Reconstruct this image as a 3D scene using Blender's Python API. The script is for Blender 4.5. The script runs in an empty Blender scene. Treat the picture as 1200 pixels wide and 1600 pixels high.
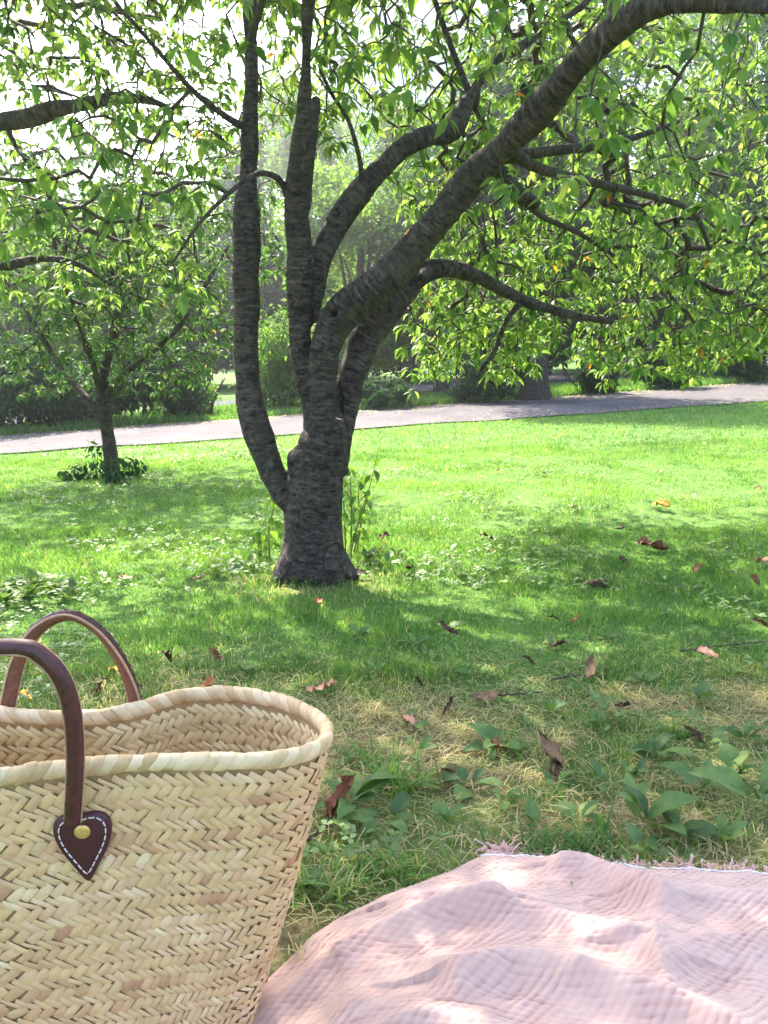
import bpy, math, random
import numpy as np
from mathutils import Matrix, Vector
random.seed(7)
rng = np.random.default_rng(11)
scene = bpy.context.scene
C = scene.collection

# ------------------------------------------------------------------ camera
FPX = 1202.0                       # focal length in pixels of the 1200x1600 frame
TH = math.atan(255 / FPX)          # downward pitch
H = 0.75
cam_d = bpy.data.cameras.new('camera')
cam = bpy.data.objects.new('camera', cam_d); C.objects.link(cam)
cam_d.sensor_fit = 'VERTICAL'; cam_d.sensor_height = 36.0; cam_d.lens = 36.0 * FPX / 1600.0
cam_d.clip_start = 0.02; cam_d.clip_end = 2000
cam.location = (0, 0, H); cam.rotation_euler = (math.pi / 2 - TH, 0, 0)
scene.camera = cam

# ------------------------------------------------------------------ light
SUN_EL, SUN_AZ = math.radians(47), math.radians(-24)      # azimuth from +Y towards +X
sdir = Vector((math.sin(SUN_AZ) * math.cos(SUN_EL), math.cos(SUN_AZ) * math.cos(SUN_EL), math.sin(SUN_EL)))
world = bpy.data.worlds.new('World'); scene.world = world; world.use_nodes = True
wn = world.node_tree.nodes; wl = world.node_tree.links
sky = wn.new('ShaderNodeTexSky'); sky.sky_type = 'NISHITA'; sky.sun_disc = False
sky.sun_elevation = SUN_EL; sky.sun_rotation = SUN_AZ
sky.air_density = 1.0; sky.dust_density = 2.5; sky.ozone_density = 1.0
bg = wn['Background']; bg.inputs['Strength'].default_value = 0.15
wl.new(sky.outputs['Color'], bg.inputs['Color'])
sun_d = bpy.data.lights.new('sun', 'SUN'); sun_d.energy = 3.8; sun_d.angle = math.radians(0.6)
sun_d.color = (1.0, 0.93, 0.82)
sun = bpy.data.objects.new('sun', sun_d); C.objects.link(sun)
sun.rotation_euler = (-sdir).to_track_quat('-Z', 'Y').to_euler()
scene.view_settings.view_transform = 'Standard'; scene.view_settings.look = 'None'
scene.view_settings.gamma = 1.0; scene.view_settings.exposure = 2.65
cy = scene.cycles
cy.use_denoising = True; cy.max_bounces = 8; cy.diffuse_bounces = 4; cy.transmission_bounces = 6
cy.transparent_max_bounces = 8; cy.glossy_bounces = 3; cy.use_adaptive_sampling = True
cy.sample_clamp_indirect = 6.0

# ------------------------------------------------------------------ maths helpers
def ray(x, y):
    u = (x - 600) / FPX; w = (800 - y) / FPX
    return np.array([u, math.cos(TH) + w * math.sin(TH), -math.sin(TH) + w * math.cos(TH)])
def at(x, y, d):                   # point at horizontal distance d in front
    r = ray(x, y); return np.array([0, 0, H]) + r * d / r[1]
def proj(P):                       # world -> pixel (of 1200x1600), depth
    P = np.atleast_2d(P) - np.array([0, 0, H])
    f = P[:, 1] * math.cos(TH) - P[:, 2] * math.sin(TH)
    u = P[:, 0]; w = P[:, 1] * math.sin(TH) + P[:, 2] * math.cos(TH)
    fs = np.where(np.abs(f) < 1e-6, 1e-6, f)
    return 600 + FPX * u / fs, 800 - FPX * w / fs, f
def smooth(a, b, x):
    t = np.clip((x - a) / (b - a), 0, 1); return t * t * (3 - 2 * t)
def hash2(i, j, seed):
    n = (i.astype(np.int64) * 374761393 + j.astype(np.int64) * 668265263 + seed * 1442695041) & 0xffffffff
    n = ((n ^ (n >> 13)) * 1274126177) & 0xffffffff
    return ((n ^ (n >> 16)) & 0xffff) / 65535.0
def vnoise(x, y, seed=0):
    x = np.asarray(x, float); y = np.asarray(y, float)
    i = np.floor(x); j = np.floor(y); fx = x - i; fy = y - j
    fx = fx * fx * (3 - 2 * fx); fy = fy * fy * (3 - 2 * fy)
    a = hash2(i, j, seed); b = hash2(i + 1, j, seed); c = hash2(i, j + 1, seed); d = hash2(i + 1, j + 1, seed)
    return (a * (1 - fx) + b * fx) * (1 - fy) + (c * (1 - fx) + d * fx) * fy
def fbm(x, y, seed=0, o=4):
    s = 0; a = .5
    for k in range(o):
        s = s + a * vnoise(np.asarray(x) * 2 ** k + 17 * k, np.asarray(y) * 2 ** k - 9 * k, seed + k); a *= .5
    return s / (1 - .5 ** o)
def terrain(x, y):
    x = np.asarray(x, float); y = np.asarray(y, float)
    t = np.logaddexp(0, (y - .95) * 6) / 6
    z = -.30 * (1 - np.exp(-t / 2.1))
    z = z + .035 * np.clip(x, -14, 14) * smooth(3, 9, y)
    z = z + (fbm(x * .7, y * .7, 3, 2) - .5) * .05 * smooth(1.6, 4, y)
    z = z - .055 * (1 - smooth(.70, .95, y)) * (1 - smooth(-.22, .12, x))
    return z
def ground_at(px, py, far=60):
    r = ray(px, py); lo, hi = .3, None
    prev = .3
    for d in np.concatenate([np.arange(.3, 8, .04), np.arange(8, far, .15)]):
        p = np.array([0, 0, H]) + r * d / r[1]
        if p[2] < terrain(p[0], p[1]):
            hi = d; break
        prev = d
    if hi is None: hi = far; prev = far
    for _ in range(20):
        m = (prev + hi) / 2; p = np.array([0, 0, H]) + r * m / r[1]
        if p[2] < terrain(p[0], p[1]): hi = m
        else: prev = m
    p = np.array([0, 0, H]) + r * hi / r[1]
    return np.array([p[0], p[1], float(terrain(p[0], p[1]))])
def lin(r, g, b):
    f = lambda c: (c / 12.92 if c <= .04045 else ((c + .055) / 1.055) ** 2.4)
    return (f(r / 255), f(g / 255), f(b / 255), 1)

# ------------------------------------------------------------------ mesh helpers
def mesh_np(name, V, F, attrs=None, smooth_shade=True):
    V = np.asarray(V, np.float32); F = np.asarray(F, np.int32); k = F.shape[1]
    me = bpy.data.meshes.new(name)
    me.vertices.add(len(V)); me.vertices.foreach_set('co', V.ravel())
    me.loops.add(F.size); me.loops.foreach_set('vertex_index', F.ravel())
    me.polygons.add(len(F))
    me.polygons.foreach_set('loop_start', np.arange(0, F.size, k, dtype=np.int32))
    me.polygons.foreach_set('use_smooth', np.full(len(F), smooth_shade))
    for n, a in (attrs or {}).items():
        a = np.asarray(a, np.float32)
        if a.ndim == 1:
            me.attributes.new(n, 'FLOAT', 'POINT').data.foreach_set('value', a)
        else:
            me.attributes.new(n, 'FLOAT_VECTOR', 'POINT').data.foreach_set('vector', a.ravel())
    me.update(calc_edges=True); me.validate()
    return me
def inst(T, F, M, P, vals=None):
    """many copies of one small template: T (v,3), F tris, M (n,3,3), P (n,3)"""
    n = len(P); nv = len(T)
    V = np.einsum('nij,vj->nvi', M, T) + P[:, None, :]
    FF = (F[None] + (np.arange(n) * nv)[:, None, None]).reshape(-1, F.shape[1])
    at_ = None if vals is None else np.repeat(vals, nv)
    return V.reshape(-1, 3), FF, at_
class Buf:
    def __init__(s): s.V = []; s.F = []; s.A = []; s.n = 0
    def add(s, V, F, a=None):
        V = np.asarray(V, float); F = np.asarray(F, int)
        if F.shape[1] == 4: F = np.concatenate([F[:, [0, 1, 2]], F[:, [0, 2, 3]]])
        s.V.append(V); s.F.append(F + s.n); s.n += len(V)
        s.A.append(np.full(len(V), .5) if a is None else (np.full(len(V), a) if np.isscalar(a) else a))
    def mesh(s, name, smooth_shade=True):
        return mesh_np(name, np.concatenate(s.V), np.concatenate(s.F), {'lv': np.concatenate(s.A)}, smooth_shade)
def tube(P, R, n=8, cap=True, flat=1.0, up=None):
    """tapered tube along the points P; flat squeezes the section"""
    P = np.asarray(P, float); m = len(P); R = np.broadcast_to(np.asarray(R, float), (m,))
    T = np.gradient(P, axis=0); T /= np.linalg.norm(T, axis=1, keepdims=True) + 1e-12
    a = np.array([0, 0, 1.]) if up is None else np.asarray(up, float)
    if abs(T[0] @ a) > .95 and up is None: a = np.array([1., 0, 0])
    N = np.zeros((m, 3)); v = a - T[0] * (a @ T[0]); N[0] = v / np.linalg.norm(v)
    for i in range(1, m):
        v = N[i - 1] - T[i] * (N[i - 1] @ T[i]); N[i] = v / (np.linalg.norm(v) + 1e-12)
    B = np.cross(T, N)
    an = np.linspace(0, 2 * math.pi, n, endpoint=False)
    V = P[:, None] + R[:, None, None] * (np.cos(an)[None, :, None] * N[:, None] * flat + np.sin(an)[None, :, None] * B[:, None])
    V = V.reshape(-1, 3)
    i = np.arange(m - 1)[:, None] * n; j = np.arange(n)[None]; j2 = (j + 1) % n
    F = np.stack([i + j, i + j2, i + n + j2, i + n + j], -1).reshape(-1, 4)
    F = np.concatenate([F[:, [0, 1, 2]], F[:, [0, 2, 3]]])
    if cap:
        V = np.concatenate([V, P[:1], P[-1:]]); b0 = m * n
        k = np.arange(n); k2 = (k + 1) % n
        F = np.concatenate([F, np.stack([np.full(n, b0), k2, k], -1), np.stack([np.full(n, b0 + 1), (m - 1) * n + k, (m - 1) * n + k2], -1)])
    return V, F
def spline(P, n):
    """Catmull-Rom through rows of P (any width)"""
    P = np.asarray(P, float); Q = np.concatenate([2 * P[:1] - P[1:2], P, 2 * P[-1:] - P[-2:-1]])
    t = np.linspace(0, len(P) - 1 - 1e-9, n); i = t.astype(int); f = (t - i)[:, None]
    a, b, c, d = Q[i], Q[i + 1], Q[i + 2], Q[i + 3]
    return .5 * (2 * b + (c - a) * f + (2 * a - 5 * b + 4 * c - d) * f ** 2 + (3 * b - a - 3 * c + d) * f ** 3)
def rotz(a):
    c, s = np.cos(a), np.sin(a); z = np.zeros_like(a); o = np.ones_like(a)
    return np.stack([np.stack([c, -s, z], -1), np.stack([s, c, z], -1), np.stack([z, z, o], -1)], -2)
def rotx(a):
    c, s = np.cos(a), np.sin(a); z = np.zeros_like(a); o = np.ones_like(a)
    return np.stack([np.stack([o, z, z], -1), np.stack([z, c, -s], -1), np.stack([z, s, c], -1)], -2)
def roty(a):
    c, s = np.cos(a), np.sin(a); z = np.zeros_like(a); o = np.ones_like(a)
    return np.stack([np.stack([c, z, s], -1), np.stack([z, o, z], -1), np.stack([-s, z, c], -1)], -2)

# ------------------------------------------------------------------ object helpers
def thing(name, label, cat, loc=(0, 0, 0), group=None):
    o = bpy.data.objects.new(name, None); C.objects.link(o); o.location = Vector([float(c) for c in loc])
    o.empty_display_size = .1; o['label'] = label; o['category'] = cat
    if group: o['group'] = group
    return o
def tag(o, label, cat, group=None):
    o['label'] = label; o['category'] = cat
    if group: o['group'] = group
    return o
WM = {}
def obj(name, me, mat, parent=None, kind=None, label=None):
    """mesh in world coordinates, parented without moving"""
    o = bpy.data.objects.new(name, me); C.objects.link(o)
    if mat is not None and not me.materials: me.materials.append(mat)
    if parent is not None:
        o.parent = parent
        o.matrix_parent_inverse = WM.get(parent.name, Matrix.Translation(parent.location) if parent.parent is None else Matrix.Identity(4)).inverted()
    if kind: o['kind'] = kind
    if label: o['label'] = label
    return o
def place(o, M, P):
    m = Matrix.Identity(4)
    for i in range(3):
        for j in range(3): m[i][j] = float(M[i][j])
        m[i][3] = float(P[i])
    o.matrix_basis = m; WM[o.name] = m

# ------------------------------------------------------------------ material helpers
class Mat:
    def __init__(s, name):
        s.m = bpy.data.materials.new(name); s.m.use_nodes = True
        s.nt = s.m.node_tree; s.n = s.nt.nodes; s.l = s.nt.links; s.b = s.n['Principled BSDF']; s.out = s.n['Material Output']
    def new(s, t, **k):
        n = s.n.new(t)
        for a, v in k.items(): setattr(n, a, v)
        return n
    def link(s, a, b): s.l.new(a, b)
    def ramp(s, fac, stops):
        r = s.new('ShaderNodeValToRGB'); e = r.color_ramp.elements
        while len(e) < len(stops): e.new(.5)
        for q, (p, c) in zip(e, stops): q.position = p; q.color = c
        s.link(fac, r.inputs['Fac']); return r.outputs['Color']
    def noise(s, vec, scale, detail=4, rough=.55):
        n = s.new('ShaderNodeTexNoise'); n.inputs['Scale'].default_value = scale
        n.inputs['Detail'].default_value = detail; n.inputs['Roughness'].default_value = rough
        if vec is not None: s.link(vec, n.inputs['Vector'])
        return n.outputs['Fac']
    def pos(s): return s.new('ShaderNodeNewGeometry').outputs['Position']
    def objco(s): return s.new('ShaderNodeTexCoord').outputs['Object']
    def attr(s, name, vec=False):
        a = s.new('ShaderNodeAttribute', attribute_name=name); return a.outputs['Vector' if vec else 'Fac']
    def scaled(s, vec, sc):
        m = s.new('ShaderNodeMapping'); m.inputs['Scale'].default_value = sc; s.link(vec, m.inputs['Vector']); return m.outputs['Vector']
    def mix(s, fac, a, b, mode='MIX'):
        m = s.new('ShaderNodeMix', data_type='RGBA', blend_type=mode)
        for idx, v in ((0, fac), (6, a), (7, b)):
            if isinstance(v, (int, float, tuple)): m.inputs[idx].default_value = v
            else: s.link(v, m.inputs[idx])
        return m.outputs[2]
    def math(s, op, a, b=None):
        m = s.new('ShaderNodeMath', operation=op)
        for i, v in enumerate((a, b)):
            if v is None: continue
            if isinstance(v, (int, float)): m.inputs[i].default_value = v
            else: s.link(v, m.inputs[i])
        return m.outputs[0]
    def bump(s, h, strength=.5, dist=.01):
        b = s.new('ShaderNodeBump'); b.inputs['Strength'].default_value = strength; b.inputs['Distance'].default_value = dist
        s.link(h, b.inputs['Height']); s.link(b.outputs['Normal'], s.b.inputs['Normal']); return b.outputs['Normal']
    def set(s, **k):
        for a, v in k.items():
            i = s.b.inputs[a.replace('_', ' ')]
            if isinstance(v, (int, float, tuple)): i.default_value = v
            else: s.link(v, i)
        return s
def leafy(name, stops, trans=.45, tmul=(1.25, 1.15, .55, 1), rough=.45, spec=.35, sc=40):
    """thin leaf: reflects on its face, lets light through"""
    m = Mat(name)
    col = m.ramp(m.attr('lv'), stops)
    n = m.noise(m.pos(), sc, 2)
    col = m.mix(.35, col, m.mix(n, (.55, .6, .5, 1), (1.25, 1.25, 1.2, 1)), 'MULTIPLY')
    m.set(Base_Color=col, Roughness=rough); m.b.inputs['Specular IOR Level'].default_value = spec
    t = m.new('ShaderNodeBsdfTranslucent'); m.link(m.mix(1.0, col, tmul, 'MULTIPLY'), t.inputs['Color'])
    x = m.new('ShaderNodeMixShader'); x.inputs[0].default_value = trans
    m.link(m.b.outputs[0], x.inputs[1]); m.link(t.outputs[0], x.inputs[2]); m.link(x.outputs[0], m.out.inputs['Surface'])
    return m.m
# ---- colours of things
M_leaf = leafy('cherry_leaf', [(0, lin(64, 98, 48)), (.4, lin(92, 124, 60)), (.7, lin(118, 144, 74)), (.93, lin(138, 156, 84)), (.955, lin(140, 156, 84)), (.965, lin(186, 140, 60)), (1, lin(190, 120, 64))], .52, (1.55, 1.48, .85, 1), .5, .22)
M_leaf_soft = leafy('soft_leaf', [(0, lin(54, 84, 46)), (.5, lin(78, 110, 58)), (.95, lin(108, 134, 72)), (.965, lin(186, 140, 60)), (1, lin(190, 120, 64))], .40, (1.4, 1.4, .8, 1), .6, .18)
M_leaf_dark = leafy('shade_leaf', [(0, lin(30, 54, 34)), (.5, lin(44, 76, 42)), (1, lin(66, 102, 52))], .34, (1.3, 1.3, .6, 1), .7, .12)
M_leaf_mid = leafy('park_leaf', [(0, lin(58, 92, 44)), (.5, lin(84, 120, 54)), (1, lin(122, 150, 70))], .48, (1.6, 1.45, .6, 1), .6, .18)
M_leaf_blue = leafy('conifer_leaf', [(0, lin(44, 64, 56)), (.5, lin(56, 78, 66)), (1, lin(74, 96, 76))], .2, (1.1, 1.1, .8, 1), .7, .12)
M_grass = leafy('grass_blade', [(0, lin(74, 106, 52)), (.45, lin(104, 140, 66)), (.78, lin(138, 166, 84)), (.8, lin(156, 146, 98)), (1, lin(200, 184, 136))], .45, (1.38, 1.48, .85, 1), .5, .3, 8)
def weed_material():
    m = Mat('weed_leaf'); col = m.ramp(m.attr('lv'), [(0, lin(74, 100, 54)), (.5, lin(98, 126, 66)), (1, lin(132, 150, 76))])
    sp = m.new('ShaderNodeSeparateXYZ'); m.link(m.attr('fv', True), sp.inputs[0])
    fy = m.math('ABSOLUTE', sp.outputs[1]); v1 = m.math('ABSOLUTE', m.math('SINE', m.math('MULTIPLY', fy, 9.5)))
    vein = m.math('POWER', v1, .35); n = m.noise(m.pos(), 70, 4)
    col = m.mix(m.math('MULTIPLY', m.math('SUBTRACT', 1.0, vein), .3), col, lin(140, 160, 108))
    col = m.mix(.6, col, m.ramp(n, [(.3, (.66, .68, .62, 1)), (.7, (1.2, 1.2, 1.15, 1))]), 'MULTIPLY')
    m.set(Base_Color=col, Roughness=.55); m.b.inputs['Specular IOR Level'].default_value = .35
    nb = m.bump(m.math('ADD', vein, m.math('MULTIPLY', n, 1.2)), .35, .0012)
    t = m.new('ShaderNodeBsdfTranslucent'); m.link(m.mix(1.0, col, (1.3, 1.25, .7, 1), 'MULTIPLY'), t.inputs['Color'])
    x = m.new('ShaderNodeMixShader'); x.inputs[0].default_value = .35
    m.link(m.b.outputs[0], x.inputs[1]); m.link(t.outputs[0], x.inputs[2]); m.link(x.outputs[0], m.out.inputs['Surface'])
    return m.m
M_weed = weed_material()
def flat_mat(name, stops, rough=.75, nscale=60, bump=.3, bdist=.003, spec=.25):
    m = Mat(name); n = m.noise(m.pos(), nscale, 5)
    m.set(Base_Color=m.ramp(n, stops), Roughness=rough); m.b.inputs['Specular IOR Level'].default_value = spec
    if bump: m.bump(n, bump, bdist)
    return m.m
M_twig = flat_mat('twig_bark', [(.3, lin(52, 44, 38)), (.7, lin(92, 80, 66))], .8, 90)
M_stem = flat_mat('green_stem', [(.3, lin(96, 96, 50)), (.7, lin(120, 112, 66))], .6, 90)

# =================================================================== THE SETTING
# path and road edges, as pairs of near / far ground points
PN = np.array([ground_at(x, y) for x, y in [(-60, 716), (0, 711), (200, 698), (400, 684), (600, 670), (800, 656), (1000, 642), (1200, 628), (1290, 622)]])
PF = np.array([ground_at(x, y) for x, y in [(-60, 687), (0, 683), (200, 668), (400, 654), (600, 641), (800, 626), (1000, 612), (1200, 597), (1290, 590)]])
RN = np.array([ground_at(x, y, 90) for x, y in [(200, 652), (330, 641), (480, 629), (640, 614), (800, 604), (1000, 590), (1200, 576)]])
RF = np.array([ground_at(x, y, 120) for x, y in [(200, 640), (330, 629), (480, 616), (640, 600), (800, 589), (1000, 573), (1200, 561)]])
def ext(A, f=6.0):
    a0 = A[0] + (A[0] - A[1]) / np.linalg.norm(A[0] - A[1]) * f * 3; a1 = A[-1] + (A[-1] - A[-2]) / np.linalg.norm(A[-1] - A[-2]) * f * 3
    return np.concatenate([[a0], A, [a1]])
PN, PF, RN, RF = ext(PN), ext(PF), ext(RN), ext(RF)
def side(poly, x, y):              # >0 beyond the polyline (larger y)
    return y - np.interp(x, poly[:, 0], poly[:, 1])

def dryness(x, y):                 # worn straw-coloured turf near the blanket
    near = smooth(.5, .9, y) * (1 - smooth(1.45, 2.3, y))
    big = smooth(.40, .60, fbm(x * 3.2 + 5, y * 4.6, 21, 4)); fine = smooth(.40, .62, fbm(x * 11, y * 15, 5, 3))
    ring = .75 * np.exp(-(((x + .31) ** 2 + (y - 3.1) ** 2) / .075)) * (.5 + fine)
    return np.clip(ring + near * (.34 + .62 * big * (.35 + .65 * fine) + .22 * fine), 0, 1)
ax = np.concatenate([-np.geomspace(400, 16, 22), np.arange(-15, -2.5, .25), np.arange(-2.5, 2.5, .06), np.arange(2.5, 15.1, .25), np.geomspace(16, 400, 22)])
ay = np.concatenate([-np.geomspace(300, 3, 14), np.arange(-2.5, .2, .25), np.arange(.2, 3.4, .06), np.arange(3.4, 30, .25), np.geomspace(31, 500, 24)])
X, Y = np.meshgrid(ax, ay); Z = terrain(X, Y)
nx, ny = len(ax), len(ay)
ii = (np.arange(ny - 1)[:, None] * nx + np.arange(nx - 1)[None]).ravel()
F4 = np.stack([ii, ii + 1, ii + nx + 1, ii + nx], -1)
Xr, Yr = X.ravel(), Y.ravel()
m = Mat('lawn_ground')
p = m.pos()
g = m.ramp(m.noise(p, 9, 6, .7), [(.3, lin(62, 84, 46)), (.55, lin(88, 116, 58)), (.75, lin(108, 134, 70))])
soil = m.ramp(m.noise(p, 60, 5, .7), [(.3, lin(70, 58, 44)), (.5, lin(122, 104, 76)), (.72, lin(172, 152, 112))])
m.set(Base_Color=m.mix(m.attr('dry'), g, soil), Roughness=.95); m.b.inputs['Specular IOR Level'].default_value = .1
m.bump(m.noise(p, 120, 4), .6, .01)
gd = obj('ground', mesh_np('ground', np.stack([Xr, Yr, Z.ravel()], -1), F4, {'dry': dryness(Xr, Yr)}), m.m, kind='structure')

def strip(A, B, n, k, dz):         # sheet between two polylines, lying on the terrain
    def res(P):
        d = np.concatenate([[0], np.cumsum(np.linalg.norm(np.diff(P[:, :2], axis=0), axis=1))])
        t = np.linspace(0, d[-1], n); return np.stack([np.interp(t, d, P[:, 0]), np.interp(t, d, P[:, 1])], -1)
    a, b = res(A), res(B)
    w = np.linspace(0, 1, k)[None, :, None]
    G = a[:, None] * (1 - w) + b[:, None] * w
    wob = (fbm(G[..., 0] * .9, G[..., 1] * .9, 31, 3) - .5) * .35
    G[:, 0, 1] += wob[:, 0]; G[:, -1, 1] += wob[:, -1]
    G = G.reshape(-1, 2); z = terrain(G[:, 0], G[:, 1]) + dz
    i = (np.arange(n - 1)[:, None] * k + np.arange(k - 1)[None]).ravel()
    return np.stack([G[:, 0], G[:, 1], z], -1), np.stack([i, i + k, i + k + 1, i + 1], -1)
m = Mat('path_surface'); p = m.pos()
c1 = m.ramp(m.noise(p, 300, 3, .8), [(.3, lin(72, 70, 71)), (.5, lin(94, 91, 92)), (.75, lin(126, 121, 120))])
c2 = m.ramp(m.noise(p, 1.4, 5, .65), [(.35, (.8, .78, .76, 1)), (.65, (1.1, 1.08, 1.08, 1))])
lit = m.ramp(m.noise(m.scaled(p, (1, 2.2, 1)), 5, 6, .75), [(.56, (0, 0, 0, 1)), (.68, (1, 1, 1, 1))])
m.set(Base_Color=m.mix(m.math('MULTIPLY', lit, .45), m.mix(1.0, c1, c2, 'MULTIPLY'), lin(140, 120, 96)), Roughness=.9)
m.b.inputs['Specular IOR Level'].default_value = .05
m.bump(m.noise(p, 160, 3, .7), .5, .006)
V, Fq = strip(PN, PF, 160, 12, .018)
obj('path', mesh_np('path', V, Fq), m.m, kind='structure')
m = Mat('road_surface'); p = m.pos()
m.set(Base_Color=m.ramp(m.noise(p, 40, 4, .7), [(.3, lin(76, 76, 80)), (.7, lin(100, 100, 104))]), Roughness=.95); m.b.inputs['Specular IOR Level'].default_value = .05
V, Fq = strip(RN, RF, 120, 8, .02)
obj('road', mesh_np('road', V, Fq), m.m, kind='structure')

# ------------------------------------------------------------------ where the blanket lies (also keeps the grass off)
BC = np.array([.150, 1.052])       # far corner
BE1 = np.array([.992, -.13]) ; BE2 = np.array([-.79, -.60]); BE2 = BE2 / np.linalg.norm(BE2)
BI = np.linalg.inv(np.stack([BE1, BE2], -1))
def on_blanket(x, y, m_=.0):
    st = np.stack([x - BC[0], y - BC[1]], -1) @ BI.T
    return (st[..., 0] > m_) & (st[..., 1] > m_)
BASK = np.array([-.385, .775])

# ------------------------------------------------------------------ grass
def blades(n, sampler, hgt, wid, segs, lean=.5, cval=None):
    x, y = sampler(n)
    keep = ~on_blanket(x, y, .012) & ~((np.abs(x - BASK[0]) < .26) & (np.abs(y - BASK[1]) < .11))
    keep &= side(PN, x, y) < .03
    keep &= ~(((x + .30) ** 2 + (y - 3.15) ** 2) < .006)
    x, y = x[keep], y[keep]
    d = dryness(x, y)
    kp = rng.random(len(x)) < (1 - .72 * d); x, y, d = x[kp], y[kp], d[kp]
    n = len(x); z = terrain(x, y) - .004
    hv = hgt(x, y) * (.55 + .9 * rng.random(n)) * (1 - .35 * d); wv = wid(x, y) * (.7 + .6 * rng.random(n))
    az = rng.random(n) * 6.283; tl = lean * (.3 + 1.1 * rng.random(n)); ld = rng.random(n) * 6.283
    dx, dy = np.cos(az) * wv / 2, np.sin(az) * wv / 2
    lx, ly = np.cos(ld), np.sin(ld)
    tuft = fbm(x * 5, y * 5, 77, 3)
    col = np.clip((.40 + .55 * (tuft - .5) + .55 * (fbm(x * .9, y * .9, 78, 3) - .5)) + .17 * rng.standard_normal(n), .02, .74)
    straw = rng.random(n) < (.05 + .42 * d); col[straw] = .82 + .17 * rng.random(straw.sum())
    if cval is not None: col = cval(x, y, col)
    def row(f, w):
        bend = np.sin(tl * f) * f
        cx, cy_, cz = x + lx * hv * bend, y + ly * hv * bend, z + hv * f * np.cos(tl * f)
        if w == 0: return [np.stack([cx, cy_, cz], -1)]
        return [np.stack([cx - dx * w, cy_ - dy * w, cz], -1), np.stack([cx + dx * w, cy_ + dy * w, cz], -1)]
    if segs == 1:
        V = np.stack(row(0, 1) + row(1, 0), 1); f = np.array([[0, 1, 2]])
    else:
        V = np.stack(row(0, .8) + row(.5, 1) + row(1, 0), 1); f = np.array([[0, 1, 3], [0, 3, 2], [2, 3, 4]])
    k = V.shape[1]
    return V.reshape(-1, 3), (f[None] + (np.arange(n) * k)[:, None, None]).reshape(-1, 3), np.repeat(col, k)
def wedge(y0, y1, margin=.15, pw=1.0):
    def f(n):
        u = rng.random(n); a, b = y0 ** (2 * pw), y1 ** (2 * pw)
        y = (a + u * (b - a)) ** (1 / (2 * pw)); x = (rng.random(n) * 2 - 1) * (y * .56 + margin)
        return x, y
    return f
gb = Buf()
hn = lambda x, y: .017 + .018 * smooth(.35, .7, fbm(x * 3, y * 3, 9, 3)) + .02 * smooth(.6, .75, fbm(x * 4 + 7, y * 4, 12, 2))
gb.add(*blades(80000, wedge(.45, 2.0, .6), hn, lambda x, y: .0021 + 0 * x, 2, .7))
gb.add(*blades(140000, wedge(1.9, 4.2, .7), lambda x, y: hn(x, y) * .9, lambda x, y: .0026 + .0003 * y, 2, .6))
gb.add(*blades(190000, wedge(4.0, 8.0, .8), lambda x, y: hn(x, y) * .85, lambda x, y: .0018 + .0009 * y, 1, .6))
gb.add(*blades(115000, wedge(7.8, 17.0, .6, .6), lambda x, y: .036 + 0 * x, lambda x, y: .002 + .0011 * y, 1, .6))
gr = obj('grass', gb.mesh('grass'), M_grass, kind='stuff')
tag(gr, 'short green lawn grass growing up to the path edge', 'grass')
n = 16000
x, y = wedge(1.0, 9.0, .3, .8)(n); k = (fbm(x * 1.6, y * 1.6, 91, 3) > .56) & (dryness(x, y) < .35) & ~on_blanket(x, y, .03) & (side(PN, x, y) < -.2); x, y = x[k], y[k]; n = len(x)
hgt = .03 + .025 * rng.random(n); x3, y3, h3 = np.repeat(x, 3), np.repeat(y, 3), np.repeat(hgt, 3); az = np.repeat(rng.random(n) * 6.283, 3) + np.tile([0, 2.09, 4.19], n)
T = np.array([[0, 0, 0], [.5, -.42, .1], [1, -.2, .05], [1, .2, .05], [.5, .42, .1]]); TF = np.array([[0, 1, 2], [0, 2, 3], [0, 3, 4]])
sz = np.repeat(.010 + .010 * rng.random(n), 3)
V, Fq, A = inst(T, TF, rotz(az) @ roty(rng.normal(0, .3, 3 * n)) * sz[:, None, None], np.stack([x3, y3, terrain(x3, y3) + h3], -1), np.repeat(np.clip(.3 + .25 * rng.standard_normal(n), 0, 1), 3))
cl = obj('clover', mesh_np('clover', V, Fq, {'lv': A}), M_weed, kind='stuff'); tag(cl, 'patches of low clover leaves mixed into the lawn', 'clover')
# dry cut stalks lying between the blades near the blanket
n = 46000
x, y = wedge(.45, 2.3, .6)(n); k = (rng.random(n) < .06 + .85 * dryness(x, y)) & ~on_blanket(x, y, .02) & ~((np.abs(x - BASK[0]) < .26) & (np.abs(y - BASK[1]) < .11))
x, y = x[k], y[k]; n = len(x)
T = np.array([[-.5, -.5, 0], [-.5, .5, 0], [0, -.5, .12], [0, .5, .12], [.5, 0, 0]]); TF = np.array([[0, 2, 1], [1, 2, 3], [2, 4, 3]])
ln = .02 + .04 * rng.random(n)
Mx = rotz(rng.random(n) * 6.283) @ roty(rng.standard_normal(n) * .22) @ (np.eye(3)[None] * np.stack([ln, .0011 + .0012 * rng.random(n), ln], -1)[:, None, :])
V, Fq, A = inst(T, TF, Mx, np.stack([x, y, terrain(x, y) + .003 + .012 * rng.random(n)], -1), .80 + .2 * rng.random(n))
dg = obj('dry_grass', mesh_np('dry_grass', V, Fq, {'lv': A}), M_grass, kind='stuff')
tag(dg, 'straw coloured dry grass stalks matted on the worn turf', 'dry grass')
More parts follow.
